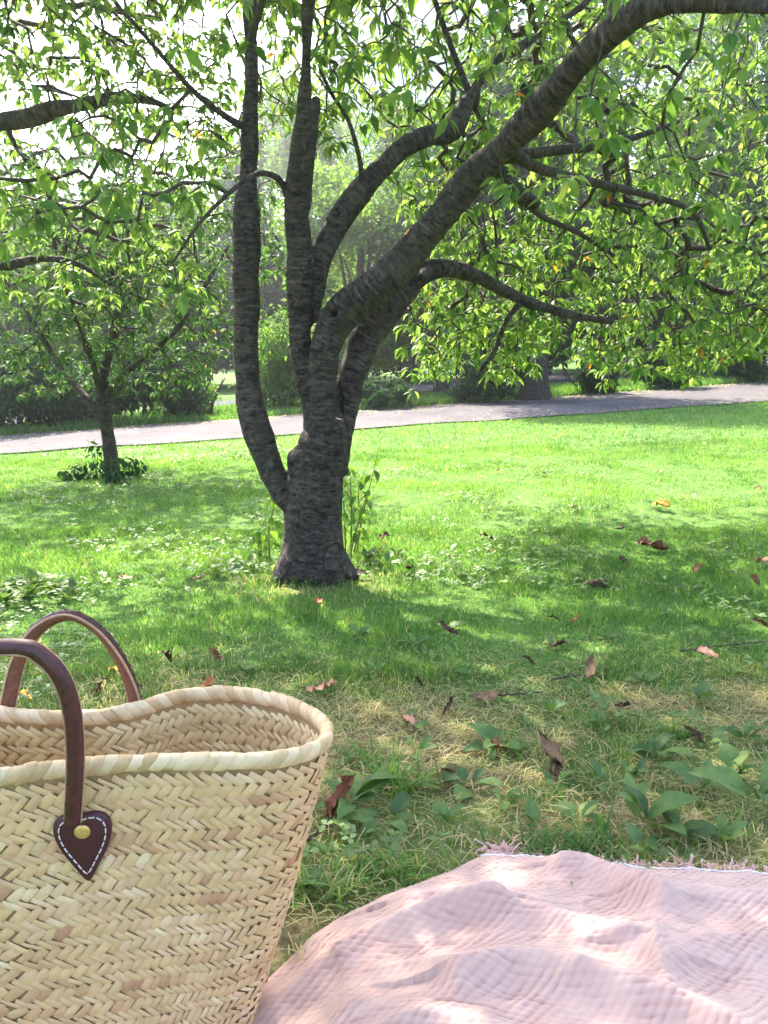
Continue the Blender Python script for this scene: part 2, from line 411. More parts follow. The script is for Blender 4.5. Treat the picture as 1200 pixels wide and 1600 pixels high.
# taller verge grass on the far side of the path
n = 52000
s_ = rng.random(n); x = -9 + 24 * s_; y = np.interp(x, PF[:, 0], PF[:, 1]) + .02 + 3.0 * rng.random(n) ** 1.3
ok = side(RN, x, y) < 0; x, y = x[ok], y[ok]; n = len(x)
hv = (.05 + .16 * fbm(x, y, 41, 3)) * (.4 + rng.random(n)); az = rng.random(n) * 6.283; wv = .012 + .012 * rng.random(n)
z = terrain(x, y)
V = np.stack([np.stack([x - np.cos(az) * wv, y - np.sin(az) * wv, z], -1), np.stack([x + np.cos(az) * wv, y + np.sin(az) * wv, z], -1),
              np.stack([x + hv * .5 * rng.standard_normal(n), y + hv * .5 * rng.standard_normal(n), z + hv], -1)], 1)
vg = obj('verge_grass', mesh_np('verge_grass', V.reshape(-1, 3), np.arange(3 * n).reshape(-1, 3), {'lv': np.repeat(np.clip(.35 + .2 * rng.standard_normal(n), 0, .74), 3)}), M_grass, kind='stuff')
tag(vg, 'longer uncut grass on the verge beyond the path', 'grass')
# leaf litter blown along the edges of the path
n = 4200
e = rng.random(n) < .72; x = -8 + 20 * rng.random(n)
y = np.where(e, np.interp(x, PF[:, 0], PF[:, 1]) - np.abs(rng.standard_normal(n)) * .45, np.interp(x, PN[:, 0], PN[:, 1]) + np.abs(rng.standard_normal(n)) * .5)
T = np.array([[-.5, 0, 0], [0, -.3, .1], [.5, 0, 0], [0, .3, .1]]); TF = np.array([[0, 1, 2], [0, 2, 3]])
sz = .02 + .03 * rng.random(n)
V, Fq, A = inst(T, TF, rotz(rng.random(n) * 6.283) @ rotx(rng.standard_normal(n) * .3) * sz[:, None, None], np.stack([x, y, terrain(x, y) + .025], -1), .79 + .25 * rng.random(n))
ll = obj('leaf_litter', mesh_np('leaf_litter', V, Fq, {'lv': A}), M_grass, kind='stuff')
tag(ll, 'scattered tan leaf litter along the edges of the path', 'leaf litter')

# =================================================================== TREES
def bark_mat(name, dark, mid, light, ring=55.0, moss=None):
    m = Mat(name); co = m.attr('bark', True)
    rings = m.noise(m.scaled(co, (ring, 14, 14)), 1.0, 6, .68)
    fine = m.noise(m.scaled(co, (160, 60, 60)), 1.0, 4, .6)
    big = m.noise(m.scaled(co, (9, 9, 9)), 1.0, 6, .7)
    crack = m.ramp(m.noise(m.scaled(co, (60, 34, 34)), 1.0, 6, .75), [(.36, (0, 0, 0, 1)), (.48, (1, 1, 1, 1))])
    col = m.ramp(rings, [(.3, dark), (.5, mid), (.72, light)])
    col = m.mix(.85, col, m.ramp(big, [(.3, (.6, .6, .6, 1)), (.5, (1.0, .97, .94, 1)), (.72, (1.5, 1.45, 1.38, 1))]), 'MULTIPLY')
    col = m.mix(m.math('MULTIPLY', m.math('SUBTRACT', 1.0, crack), .7), col, (.008, .007, .006, 1))
    if moss:
        col = m.mix(m.math('MULTIPLY', m.ramp(m.noise(m.scaled(co, (7, 11, 11)), 1.0, 6, .7), [(.54, (0, 0, 0, 1)), (.66, (1, 1, 1, 1))]), .55), col, moss)
        col = m.mix(m.math('MULTIPLY', m.ramp(m.noise(m.scaled(co, (22, 30, 30)), 1.0, 4, .7), [(.62, (0, 0, 0, 1)), (.68, (1, 1, 1, 1))]), .5), col, lin(118, 116, 104))
    m.set(Base_Color=col, Roughness=.82); m.b.inputs['Specular IOR Level'].default_value = .3
    m.bump(m.math('ADD', m.math('ADD', rings, m.math('MULTIPLY', crack, .5)), m.math('MULTIPLY', fine, .6)), 1.0, .014)
    return m.m
M_bark = bark_mat('cherry_bark', lin(50, 44, 39), lin(80, 70, 61), lin(112, 99, 86), 95, lin(84, 90, 64))
M_bark_far = flat_mat('far_bark', [(.3, lin(46, 40, 36)), (.7, lin(84, 74, 64))], .9, 18, .6, .03)

def limb(pts, n=None, dd=0.0):
    """pts rows: pixel x, pixel y, width px, depth -> centreline + radius in metres"""
    q = spline(np.array(pts, float), n or max(8, 5 * len(pts)))
    P = np.array([at(a, b, d + dd) for a, b, w, d in q])
    f = proj(P)[2]
    return P, q[:, 2] * .94 / 2 * f / FPX
def fused(name, limbs, voxel, bumps=()):
    """one continuous bark surface out of overlapping limbs; carries along / around coordinates"""
    b = Buf()
    for P, R in limbs:
        V, Fq = tube(P, R, 14); b.add(V, Fq)
    me0 = b.mesh(name + '_raw')
    o = bpy.data.objects.new(name + '_raw', me0); C.objects.link(o)
    md = o.modifiers.new('r', 'REMESH'); md.mode = 'VOXEL'; md.voxel_size = voxel
    ms = o.modifiers.new('s', 'SMOOTH'); ms.iterations = 6; ms.factor = .5
    dg_ = bpy.context.evaluated_depsgraph_get(); me = bpy.data.meshes.new_from_object(o.evaluated_get(dg_))
    bpy.data.objects.remove(o); bpy.data.meshes.remove(me0)
    nv = len(me.vertices); V = np.empty(nv * 3, np.float32); me.vertices.foreach_get('co', V); V = V.reshape(-1, 3).astype(float)
    Nn = np.empty(nv * 3, np.float32); me.vertices.foreach_get('normal', Nn); Nn = Nn.reshape(-1, 3).astype(float)
    best = np.full(nv, 1e9); co = np.zeros((nv, 3))
    for li, (P, R) in enumerate(limbs):
        s = np.concatenate([[0], np.cumsum(np.linalg.norm(np.diff(P, axis=0), axis=1))])
        T = np.gradient(P, axis=0); T /= np.linalg.norm(T, axis=1, keepdims=True)
        a = np.array([0, 1., 0]); N = np.cross(T, a); N /= np.linalg.norm(N, axis=1, keepdims=True) + 1e-9; B = np.cross(T, N)
        for c0 in range(0, nv, 20000):
            v = V[c0:c0 + 20000]; D = np.linalg.norm(v[:, None] - P[None], axis=2) - R[None]
            k = D.argmin(1); dm = D[np.arange(len(v)), k]
            u = dm < best[c0:c0 + 20000]; r = v - P[k]
            cc = np.stack([s[k] + np.einsum('ij,ij->i', r, T[k]) + li * 3.7, np.einsum('ij,ij->i', r, N[k]), np.einsum('ij,ij->i', r, B[k])], -1)
            best[c0:c0 + 20000][u] = dm[u]; co[c0:c0 + 20000][u] = cc[u]
    # uneven growth: rings and lumps along each limb, then knots and hollows
    rg = fbm(co[:, 0] * 26, co[:, 1] * 5 + co[:, 2] * 3, 51, 3) - .5
    lp = fbm(co[:, 0] * 5, co[:, 1] * 7 + co[:, 2] * 7, 52, 3) - .5
    V += Nn * (rg * .004 + lp * .028)[:, None] * np.clip(voxel / .007, .6, 1.5)
    for c, r, depth, rimh in bumps:
        d = np.linalg.norm((V - c) / r, axis=1)
        V += Nn * (-depth * np.exp(-(d / .75) ** 4) + rimh * np.exp(-((d - 1.15) / .33) ** 2))[:, None]
    me.vertices.foreach_set('co', V.astype(np.float32).ravel())
    me.attributes.new('bark', 'FLOAT_VECTOR', 'POINT').data.foreach_set('vector', co.astype(np.float32).ravel())
    me.polygons.foreach_set('use_smooth', np.full(len(me.polygons), True)); me.update(); me.name = name
    return me

# cherry leaf: folded along the midrib, drooping, pointed
def leaf_template(rows=4, width=.44, fold=.32, droop=.30, petiole=.16):
    V = []; Fq = []
    prof = {3: [0, .95, .62, 0], 4: [0, .78, 1.0, .62, 0], 5: [0, .6, .98, .95, .55, 0]}[rows]
    for i, w in enumerate(prof):
        t = i / rows; xx = petiole + t; zz = -droop * t * t
        hw = w * width / 2
        V += [[xx, -hw, zz + hw * fold], [xx, 0, zz], [xx, hw, zz + hw * fold]]
    for i in range(rows):
        a = 3 * i
        for q in (0, 1):
            Fq += [[a + q, a + 3 + q, a + 4 + q], [a + q, a + 4 + q, a + 1 + q]]
    V += [[0, -.012, .0], [0, .012, .0]]; n = len(V)
    Fq += [[n - 2, 1, n - 1]]
    V = np.array(V); Fq = np.array(Fq)
    # drop the zero-area faces at base and tip
    A = np.linalg.norm(np.cross(V[Fq[:, 1]] - V[Fq[:, 0]], V[Fq[:, 2]] - V[Fq[:, 0]]), axis=1)
    return V, Fq[A > 1e-9]
LT, LF = leaf_template()
LT3, LF3 = leaf_template(3)

def grow(nodes, att, step=.06, up_pen=.8, sag=.10, rbase=.0011, seed=1, rmax=.02):
    """joins attraction points to a limb skeleton, nearest first; returns twig tubes and tips"""
    r_ = np.random.default_rng(seed)
    N = [np.asarray(q, float) for q in nodes]; par = [-1] * len(N); n0 = len(N)
    A = np.asarray(att, float); na = len(A)
    def cost(a, p):
        d = a - p; L = np.linalg.norm(d, axis=-1); return L * (1 + up_pen * np.clip(d[..., 2] / (L + 1e-9), -.3, 1))
    NA = np.array(N); best = np.full(na, 1e9); bi = np.zeros(na, int)
    for c0 in range(0, na, 400):
        cc = cost(A[c0:c0 + 400, None], NA[None]); bi[c0:c0 + 400] = cc.argmin(1); best[c0:c0 + 400] = cc.min(1)
    left = np.ones(na, bool); tips = np.zeros(na, int)
    for _ in range(na):
        i = int(np.where(left, best, 1e9).argmin()); left[i] = False
        a, p0, pi = A[i], N[bi[i]], bi[i]
        L = np.linalg.norm(a - p0); k = max(1, int(L / step)); new = []
        side_ = r_.standard_normal(3) * .10 * L
        for q in range(1, k + 1):
            t = q / k; pt = p0 + (a - p0) * t + side_ * math.sin(math.pi * t) + np.array([0, 0, sag * L * math.sin(math.pi * t)])
            if q < k: pt = pt + r_.standard_normal(3) * .008
            N.append(pt); par.append(pi); pi = len(N) - 1; new.append(pi)
        tips[i] = pi
        rem = np.where(left)[0]
        if len(rem):
            cc = cost(A[rem][:, None], np.array([N[q] for q in new])[None]); c = cc.min(1); w = cc.argmin(1)
            u = c < best[rem]; best[rem[u]] = c[u]; bi[rem[u]] = np.array(new)[w[u]]
    N = np.array(N); par = np.array(par); cnt = np.zeros(len(N)); cnt[tips] += 1
    for i in range(len(N) - 1, n0 - 1, -1):
        if par[i] >= 0: cnt[par[i]] += cnt[i]
    R = np.minimum(rbase * np.maximum(cnt, 1) ** .42, rmax)
    return N, par, R, n0, tips
def twig_mesh(name, N, par, R, n0, sides=4):
    i = np.arange(n0, len(N)); p = par[i]; A, B = N[p], N[i]
    ra = np.where(p < n0, R[i] * 1.25, R[p]); ra = np.minimum(ra, R[i] * 1.6); rb = R[i]
    D = B - A; L = np.linalg.norm(D, axis=1, keepdims=True) + 1e-9; D = D / L
    B = B + D * np.minimum(rb[:, None], .004)
    a = np.where(np.abs(D[:, 2:3]) > .9, np.array([[1., 0, 0]]), np.array([[0, 0, 1.]]))
    U = np.cross(D, a); U /= np.linalg.norm(U, axis=1, keepdims=True) + 1e-9; W = np.cross(D, U)
    an = np.linspace(0, 2 * math.pi, sides, endpoint=False)
    ring = np.cos(an)[None, :, None] * U[:, None] + np.sin(an)[None, :, None] * W[:, None]
    V = np.concatenate([A[:, None] + ring * ra[:, None, None], B[:, None] + ring * rb[:, None, None]], 1)
    f = []
    for k in range(sides):
        k2 = (k + 1) % sides; f += [[k, k2, sides + k2], [k, sides + k2, sides + k]]
    f = np.array(f); m_ = len(i)
    return mesh_np(name, V.reshape(-1, 3), (f[None] + (np.arange(m_) * 2 * sides)[:, None, None]).reshape(-1, 3), {'lv': np.full(m_ * 2 * sides, .5)})
def leaf_clusters(tips, per=(5, 8), size=(.065, .10), droop=(.15, .95), seed=3, tdir=None):
    r_ = np.random.default_rng(seed); P = []; M = []; S = []
    k = r_.integers(per[0], per[1] + 1, len(tips)); idx = np.repeat(np.arange(len(tips)), k); n = len(idx)
    az = r_.random(n) * 6.283 + idx * 1.3; pt = droop[0] + (droop[1] - droop[0]) * r_.random(n)
    roll = r_.standard_normal(n) * .45; s = size[0] + (size[1] - size[0]) * r_.random(n)
    M = rotz(az) @ roty(pt) @ rotx(roll) @ roty(np.full(n, -.12))
    sc = np.stack([s, s * (.85 + .3 * r_.random(n)), s], -1)
    M = M * sc[:, None, :]
    P = tips[idx] + r_.standard_normal((n, 3)) * .006
    return M, P, s, idx
def foliage(parent, M, P, s, tmpl, mat, lv, nbig, name='leaf', keep_front=None):
    """the leaves that show largest become single objects, the rest one joined part"""
    T, Fq = tmpl; px, py, f = proj(P); sz = np.where(f > .2, s / np.maximum(f, .2), 0)
    vis = (px > 5) & (px < 1195) & (py > 5) & (py < 1595) & (f > .2)
    sz = np.where(vis, sz, 0)
    big = np.argsort(-sz)[:nbig]; big = big[sz[big] > 0]
    sel = np.zeros(len(P), bool); sel[big] = True
    high = ~sel & ((py < -260) | (px < -500) | (px > 1700)); rest = ~sel & ~high; cb = Buf()
    cb.add(*inst(LT3, LF3, M[rest], P[rest], lv[rest]))
    if high.any(): cb.add(*inst(np.array([[0, 0, 0], [.55, -.22, .05], [1.1, 0, -.2], [.55, .22, .05]]), np.array([[0, 1, 2], [0, 2, 3]]), M[high], P[high], lv[high]))
    obj('crown', cb.mesh('crown'), mat, parent, kind='stuff')
    nvv = 12; qs = np.quantile(lv, (np.arange(nvv) + .5) / nvv); var = []
    for q in qs:
        me = mesh_np('leaf', T, Fq, {'lv': np.full(len(T), q)}); me.materials.append(mat); var.append(me)
    for i in big:
        o = obj(name, var[int(np.abs(qs - lv[i]).argmin())], mat, parent); place(o, M[i], P[i])

# ------------------------------------------------------------------ the forked cherry tree in the middle
D0 = 3.15
L_base = limb([(478, 930, 150, D0), (484, 895, 124, D0), (488, 860, 104, D0), (489, 810, 96, D0), (492, 760, 92, D0), (499, 715, 84, D0), (508, 680, 72, D0), (512, 650, 56, D0)])
L_c = limb([(497, 700, 54, D0), (490, 645, 38, D0), (477, 590, 38, D0), (469, 530, 40, D0), (468, 480, 42, D0), (467, 400, 43, D0 - .02), (463, 335, 42, D0 - .04), (467, 280, 37, D0 - .1), (472, 200, 28, D0 - .2), (478, 100, 25, D0 - .32), (481, 0, 22, D0 - .44), (484, -130, 19, D0 - .6), (470, -330, 14, D0 - .7), (440, -520, 8, D0 - .8)])
L_cb = limb([(466, 330, 36, D0 + .03), (478, 270, 30, D0 + .06), (486, 215, 26, D0 + .08), (492, 168, 22, D0 + .1), (494, 150, 18, D0 + .1)])
L_m = limb([(478, 500, 38, D0 + .05), (490, 440, 46, D0 + .05), (506, 390, 45, D0 + .05), (535, 335, 42, D0 + .06), (575, 285, 40, D0 + .08), (620, 240, 37, D0 + .12), (665, 213, 34, D0 + .16), (706, 205, 30, D0 + .2), (735, 150, 22, D0 + .26), (775, 95, 20, D0 + .3), (835, 60, 15, D0 + .36), (920, 0, 10, D0 + .4), (1000, -90, 6, D0 + .45)])
L_b = limb([(512, 700, 56, D0 - .02), (504, 645, 40, D0 - .04), (504, 590, 44, D0 - .05), (511, 535, 52, D0 - .06), (530, 495, 62, D0 - .06), (565, 466, 62, D0 - .07), (620, 418, 60, D0 - .1), (680, 350, 54, D0 - .16), (735, 280, 49, D0 - .24), (790, 225, 46, D0 - .36), (850, 165, 49, D0 - .52), (905, 100, 53, D0 - .68), (960, 45, 50, D0 - .8), (1020, 10, 42, D0 - .9), (1100, 0, 34, D0 - 1.0), (1200, 12, 26, D0 - 1.1), (1330, 20, 22, D0 - 1.15), (1480, 60, 12, D0 - 1.2)])
L_d = limb([(522, 740, 50, D0 + .02), (531, 680, 46, D0 + .06), (538, 640, 42, D0 + .10), (549, 590, 46, D0 + .14), (570, 530, 50, D0 + .17), (598, 490, 54, D0 + .2), (625, 457, 50, D0 + .23), (648, 434, 40, D0 + .27), (690, 420, 27, D0 + .32), (740, 430, 25, D0 + .42), (790, 455, 22, D0 + .52), (840, 478, 18, D0 + .6), (900, 493, 13, D0 + .7), (960, 505, 9, D0 + .8)])
L_l = limb([(470, 800, 40, D0 - .01), (442, 768, 44, D0 - .01), (414, 712, 47, D0), (394, 645, 44, D0), (386, 580, 42, D0 + .02), (385, 480, 43, D0 + .04), (385, 380, 43, D0 + .06), (386, 290, 39, D0 + .08), (391, 200, 32, D0 + .1), (392, 100, 25, D0 + .12), (390, 0, 22, D0 + .14), (380, -160, 17, D0 + .2), (350, -380, 10, D0 + .3)])
L_stub = limb([(770, 255, 30, D0 - .2), (805, 300, 26, D0 - .1), (840, 322, 22, D0 - .04)])
L_knob = limb([(487, 745, 66, D0 - .02), (470, 715, 52, D0 - .03), (463, 704, 34, D0 - .04)])
L_r1 = limb([(655, 440, 24, D0 + .2), (668, 425, 24, D0 + .26), (690, 420, 24, D0 + .32)])
L_foot = [limb([(480, 845, 60, D0 - .05), (458, 880, 48, D0 - .07), (443, 908, 38, D0 - .09), (428, 940, 26, D0 - .1)]), limb([(495, 850, 60, D0 - .02), (520, 872, 46, D0 - .03), (540, 890, 32, D0 - .04), (556, 912, 20, D0 - .04)])]
L_foot += [limb([(472, 850, 56, D0 - .04), (468, 885, 52, D0 - .075), (460, 915, 44, D0 - .10), (452, 950, 34, D0 - .11)]), limb([(503, 850, 56, D0 - .04), (512, 888, 50, D0 - .07), (522, 918, 40, D0 - .09), (532, 950, 30, D0 - .1)]), limb([(488, 850, 60, D0 - .03), (490, 890, 60, D0 - .06), (490, 925, 56, D0 - .08)])]
L_br = [limb([(770, 250, 22, D0 - .28), (850, 237, 18, D0 - .2), (930, 228, 15, D0 - .15), (990, 215, 11, D0 - .1), (1060, 190, 7, D0)]),
        limb([(800, 240, 22, D0 - .3), (850, 266, 18, D0 - .2), (940, 288, 15, D0 - .1), (1000, 302, 12, D0), (1080, 330, 9, D0 + .1), (1110, 390, 6, D0 + .2)]),
        limb([(812, 310, 12, D0 + .1), (850, 340, 10, D0 + .25), (900, 362, 8, D0 + .4), (960, 400, 6, D0 + .5)]),
        limb([(815, 470, 11, D0 + .55), (792, 500, 9, D0 + .55), (772, 550, 8, D0 + .55), (752, 583, 7, D0 + .55), (790, 610, 5, D0 + .55), (815, 622, 3, D0 + .55)]),
        limb([(450, 310, 13, D0 - .06), (440, 285, 11, D0 - .12), (420, 272, 10, D0 - .2), (395, 274, 9, D0 - .3), (360, 300, 8, D0 - .4), (315, 345, 6, D0 - .5), (270, 410, 4, D0 - .6)]),
        limb([(565, 292, 9, D0 + .05), (562, 250, 8, D0), (545, 190, 7, D0 - .06), (520, 150, 6, D0 - .1), (500, 110, 5, D0 - .2)]),
        limb([(384, 200, 14, D0 + .1), (350, 180, 11, D0), (300, 140, 9, D0 - .1), (230, 60, 7, D0 - .3), (160, -20, 6, D0 - .5), (60, -150, 4, D0 - .7)]),
        limb([(392, 60, 14, D0 + .1), (420, -40, 12, D0 - .2), (440, -200, 10, D0 - .7), (460, -500, 6, D0 - 1.2)]),
        limb([(960, 45, 20, D0 - .8), (930, -80, 16, D0 - .6), (880, -260, 12, D0 - .4), (800, -500, 8, D0 - .2)]),
        limb([(735, 150, 12, D0 + .26), (700, 60, 10, D0 + .4), (660, -60, 8, D0 + .6), (600, -260, 6, D0 + .9)])]
main_limbs = [L_base, L_c, L_cb, L_m, L_b, L_d, L_l, L_stub, L_knob, L_r1, limb([(516, 700, 44, D0 + .02), (521, 660, 34, D0 + .04), (526, 628, 20, D0 + .07), (530, 600, 8, D0 + .09)])] + L_foot
TB = np.array([L_base[0][1][0], D0, 0]); TB[2] = terrain(TB[0], TB[1])
tree = thing('cherry_tree', 'large dark-barked cherry tree forking into several thick stems from one short trunk', 'tree', TB)
hole = at(516, 489, D0 - .13); hole2 = at(475, 704, D0 - .17)
me = fused('trunk', main_limbs, .0082, [(hole, np.array([.036, .06, .020]), .05, .008), (hole2, np.array([.008, .05, .016]), .03, .003)])
obj('trunk', me, M_bark, tree)
for P, R in L_br:
    V, Fq = tube(P, R, 8)
    s = np.concatenate([[0], np.cumsum(np.linalg.norm(np.diff(P, axis=0), axis=1))])
    co = np.concatenate([np.stack([np.repeat(s, 8), np.tile(np.linspace(-1, 1, 8) * R.mean(), len(s)), np.zeros(len(s) * 8)], -1), np.zeros((2, 3))])
    obj('branch', mesh_np('branch', V, Fq, {'bark': co}), M_bark, tree)
# lower edge of the hanging foliage, in the frame (x -> y), used to keep view corridors open
low_x = [-400, 0, 150, 230, 330, 345, 420, 560, 600, 640, 690, 735, 780, 830, 860, 900, 945, 1000, 1060, 1110, 1200, 1500]
low_y = [430, 500, 440, 540, 600, 330, 240, 300, 600, 645, 620, 590, 625, 620, 570, 590, 635, 610, 640, 600, 580, 590]
def corridor_ok(P, extra=0):
    px, py, f = proj(P); return (py < np.interp(px, low_x, low_y) - extra) | (f < .1)
def box_pts(n, x, y, z, r_):
    return np.stack([x[0] + (x[1] - x[0]) * r_.random(n), y[0] + (y[1] - y[0]) * r_.random(n), z[0] + (z[1] - z[0]) * r_.random(n)], -1)
r_ = np.random.default_rng(5)
att = []
# right-hand curtain: strands that hang below the limbs
for _ in range(400):
    x0, y0 = r_.uniform(.15, 3.2), r_.uniform(3.5, 5.5); zt = r_.uniform(.75, 1.85); k = r_.integers(3, 9)
    for q in range(k):
        att.append([x0 + r_.normal() * .05, y0 + r_.normal() * .05, zt - q * .11])
# sprays nearer the camera on the right and over the middle
att += box_pts(110, (.35, 1.9), (2.0, 3.0), (1.15, 2.3), r_).tolist()
att += box_pts(620, (.1, 3.5), (3.5, 5.6), (1.2, 2.8), r_).tolist()
att += box_pts(230, (-.5, 1.0), (2.5, 4.2), (1.5, 2.4), r_).tolist()
# left side
att += box_pts(70, (-1.7, -.35), (2.0, 3.3), (1.15, 2.3), r_).tolist() + box_pts(420, (-1.6, .1), (3.35, 5.0), (1.55, 3.0), r_).tolist()
for _ in range(16):
    x0, y0 = r_.uniform(-1.5, -.55), r_.uniform(2.3, 3.0); zt = r_.uniform(1.2, 1.6)
    for q in range(r_.integers(2, 6)): att.append([x0 + r_.normal() * .04, y0 + r_.normal() * .04, zt - q * .1])
att += box_pts(480, (.3, 4.2), (4.2, 6.0), (2.0, 3.6), r_).tolist() + box_pts(420, (-.9, 1.4), (3.9, 5.6), (2.0, 3.2), r_).tolist() + box_pts(300, (.6, 3.6), (4.4, 5.8), (1.9, 3.3), r_).tolist()
# the crown above the frame that shades the foreground
att += box_pts(2600, (-3.0, 3.2), (1.0, 4.6), (2.35, 4.6), r_).tolist() + box_pts(3000, (-1.9, .7), (2.0, 4.7), (2.6, 4.6), r_).tolist()
att = np.array(att)
cx = (att[:, 0] - .3) / 3.6; cyy = (att[:, 1] - 3.2) / 2.8; cz = (att[:, 2] - 2.2) / 2.4
att = att[(cx ** 2 + cyy ** 2 + np.clip(cz, 0, 9) ** 2 < 1.05) & corridor_ok(att, 30)]
px, py, f = proj(att)     # the stems themselves stay free of leaves in front
stem = (f < D0 + .1) & (px > 365) & (px < 640) & (py > 235) & (py < 950)
att = att[~stem]
px, py, f = proj(att); bad = np.zeros(len(att), bool)
for L in (L_m, L_b, L_d, L_c, L_l):
    lx, ly, lf = proj(L[0]); dd_ = np.hypot(px[:, None] - lx[None], py[:, None] - ly[None]); k_ = dd_.argmin(1)
    bad |= (dd_.min(1) < 20 + 60 / np.maximum(f, .5)) & (f < lf[k_] + .05) & (py > 60)
att = att[~bad | (r_.random(len(att)) < .25)]
nodes = np.concatenate([L[0] for L in (L_c, L_m, L_b, L_d, L_l)] + [P for P, R in L_br])
nodes = nodes[nodes[:, 2] > .75]
N, par, R, n0, tips = grow(nodes, att, .06, .9, .10, .0017, 8, .018)
obj('twigs', twig_mesh('twigs', N, par, R, n0, 4), M_twig, tree, kind='stuff')
# clusters at every tip, single leaves along the twigs
inner = np.arange(n0, len(N)); inner = inner[(R[inner] < .0032)]
M1, P1, s1, i1 = leaf_clusters(N[tips], (5, 8), (.034, .078), (.1, 1.1), 3)
M2, P2, s2, i2 = leaf_clusters(N[inner[r_.random(len(inner)) < .45]], (1, 2), (.042, .075), (.1, 1.0), 4)
M_, P_, s_ = np.concatenate([M1, M2]), np.concatenate([P1, P2]), np.concatenate([s1, s2])
ok = corridor_ok(P_, -12); M_, P_, s_ = M_[ok], P_[ok], s_[ok]
lv = np.clip(.5 + .22 * rng.standard_normal(len(P_)), 0, .95); lv[rng.random(len(P_)) < .004] = .985
foliage(tree, M_, P_, s_, (LT, LF), M_leaf, lv, 300)
print('main leaves', len(P_), 'clusters', len(att))

# ------------------------------------------------------------------ smaller cherry on the lawn, by the path
def branch_part(P, R, parent, n=8):
    V, Fq = tube(P, R, n); s = np.concatenate([[0], np.cumsum(np.linalg.norm(np.diff(P, axis=0), axis=1))])
    co = np.concatenate([np.stack([np.repeat(s, n), np.tile(np.linspace(-1, 1, n) * R.mean(), len(s)), np.zeros(len(s) * n)], -1), np.zeros((2, 3))])
    obj('branch', mesh_np('branch', V, Fq, {'bark': co}), M_bark, parent)
g0 = ground_at(176, 742); D1 = g0[1]
t2 = thing('cherry_tree', 'small slim cherry tree with weeds round its foot standing by the path', 'tree', g0)
l2 = [limb([(177, 752, 31, D1), (175, 735, 24, D1), (170, 690, 21, D1), (163, 640, 23, D1), (160, 610, 21, D1), (166, 570, 17, D1), (178, 520, 14, D1), (190, 450, 11, D1), (200, 360, 8, D1)]),
      limb([(160, 655, 16, D1), (140, 628, 15, D1), (115, 600, 13, D1 + .1), (85, 560, 11, D1 + .2), (50, 500, 9, D1 + .3), (0, 430, 7, D1 + .4), (-60, 380, 5, D1 + .5)]),
      limb([(166, 625, 16, D1), (185, 592, 13, D1 - .1), (225, 560, 10, D1 - .2), (280, 510, 8, D1 - .3), (330, 430, 6, D1 - .3), (360, 380, 4, D1 - .3)]),
      limb([(158, 612, 15, D1), (142, 560, 12, D1 - .3), (120, 500, 10, D1 - .6), (95, 430, 8, D1 - .9), (80, 350, 5, D1 - 1.1)])]
obj('trunk', fused('trunk', l2, .011), M_bark, t2)
r_ = np.random.default_rng(15); att = []
a = r_.standard_normal((2100, 3)); a /= np.linalg.norm(a, axis=1, keepdims=True); a *= (r_.random(2100) ** .45)[:, None]
a = a * np.array([1.8, 1.5, 1.25]) + np.array([g0[0] + .1, g0[1] + .05, g0[2] + 1.75])
px, py, f = proj(a); hang = 628 + 26 * np.sin(px * .031) - .0011 * (px - 150) ** 2
a = a[(py < hang) & (px < 470)]
nodes = np.concatenate([P[P[:, 2] > g0[2] + .65] for P, R in l2])
N, par, R, n0, tips = grow(nodes, a, .09, .4, .10, .0022, 9, .016)
obj('twigs', twig_mesh('twigs', N, par, R, n0, 4), M_twig, t2, kind='stuff')
M1, P1, s1, i1 = leaf_clusters(N[tips], (6, 10), (.042, .080), (.0, 1.0), 13)
lv = np.clip(.52 + .22 * rng.standard_normal(len(P1)), 0, .95); lv[rng.random(len(P1)) < .003] = .98
foliage(t2, M1, P1, s1, (LT3, LF3), M_leaf_soft, lv, 300)

# ------------------------------------------------------------------ neighbouring cherry whose limb reaches in over the lawn
D2 = 3.7
tb = np.array([-3.35, 4.0, 0]); tb[2] = terrain(tb[0], tb[1])
t3 = thing('cherry_tree', 'neighbouring cherry tree whose grey limb reaches in over the left lawn against the sky', 'tree', tb)
def wl_(pts): q = spline(np.array(pts, float), 6 * len(pts)); return q[:, :3], q[:, 3]
e0 = at(0, 192, D2); e1 = at(100, 168, D2 - .05); e2 = at(210, 153, D2 - .1); e3 = at(300, 185, D2 - .2); e4 = at(370, 235, D2 - .3)
l3 = [wl_([(*tb + np.array([0, 0, -.1]), .17), (-3.33, 4.0, .3, .13), (-3.25, 3.98, .9, .11), (-3.05, 3.92, 1.35, .085), (-2.6, 3.8, 1.68, .06), (*e0, .043), (*e1, .036), (*e2, .026), (*e3, .014), (*e4, .008)]),
      wl_([(-3.25, 3.98, .85, .09), (-3.3, 4.05, 1.5, .075), (-3.2, 4.1, 2.2, .06), (-2.9, 4.0, 3.0, .04), (-2.5, 3.8, 3.7, .02)]),
      wl_([(-3.25, 3.98, .8, .08), (-2.9, 4.1, 1.05, .055), (*at(-40, 425, 4.2), .028), (*at(60, 405, 4.2), .022), (*at(120, 412, 4.2), .018), (*at(165, 440, 4.25), .012), (*at(230, 470, 4.3), .006)]),
      wl_([(-3.2, 4.05, 1.9, .05), (-2.6, 3.3, 2.5, .035), (-1.9, 2.7, 2.9, .02), (-1.3, 2.3, 3.1, .01)])]
obj('trunk', fused('trunk', l3, .013), M_bark, t3)
r_ = np.random.default_rng(25)
att = np.concatenate([box_pts(560, (-2.5, -.75), (3.0, 4.6), (1.75, 2.6), r_), box_pts(260, (-2.6, -1.0), (3.6, 4.8), (1.0, 1.7), r_),
                      box_pts(1300, (-4.2, -.6), (1.8, 5.2), (2.4, 4.3), r_)])
cx = (att[:, 0] + 2.4) / 2.0; cyy = (att[:, 1] - 3.6) / 1.7; cz = (att[:, 2] - 2.2) / 2.1
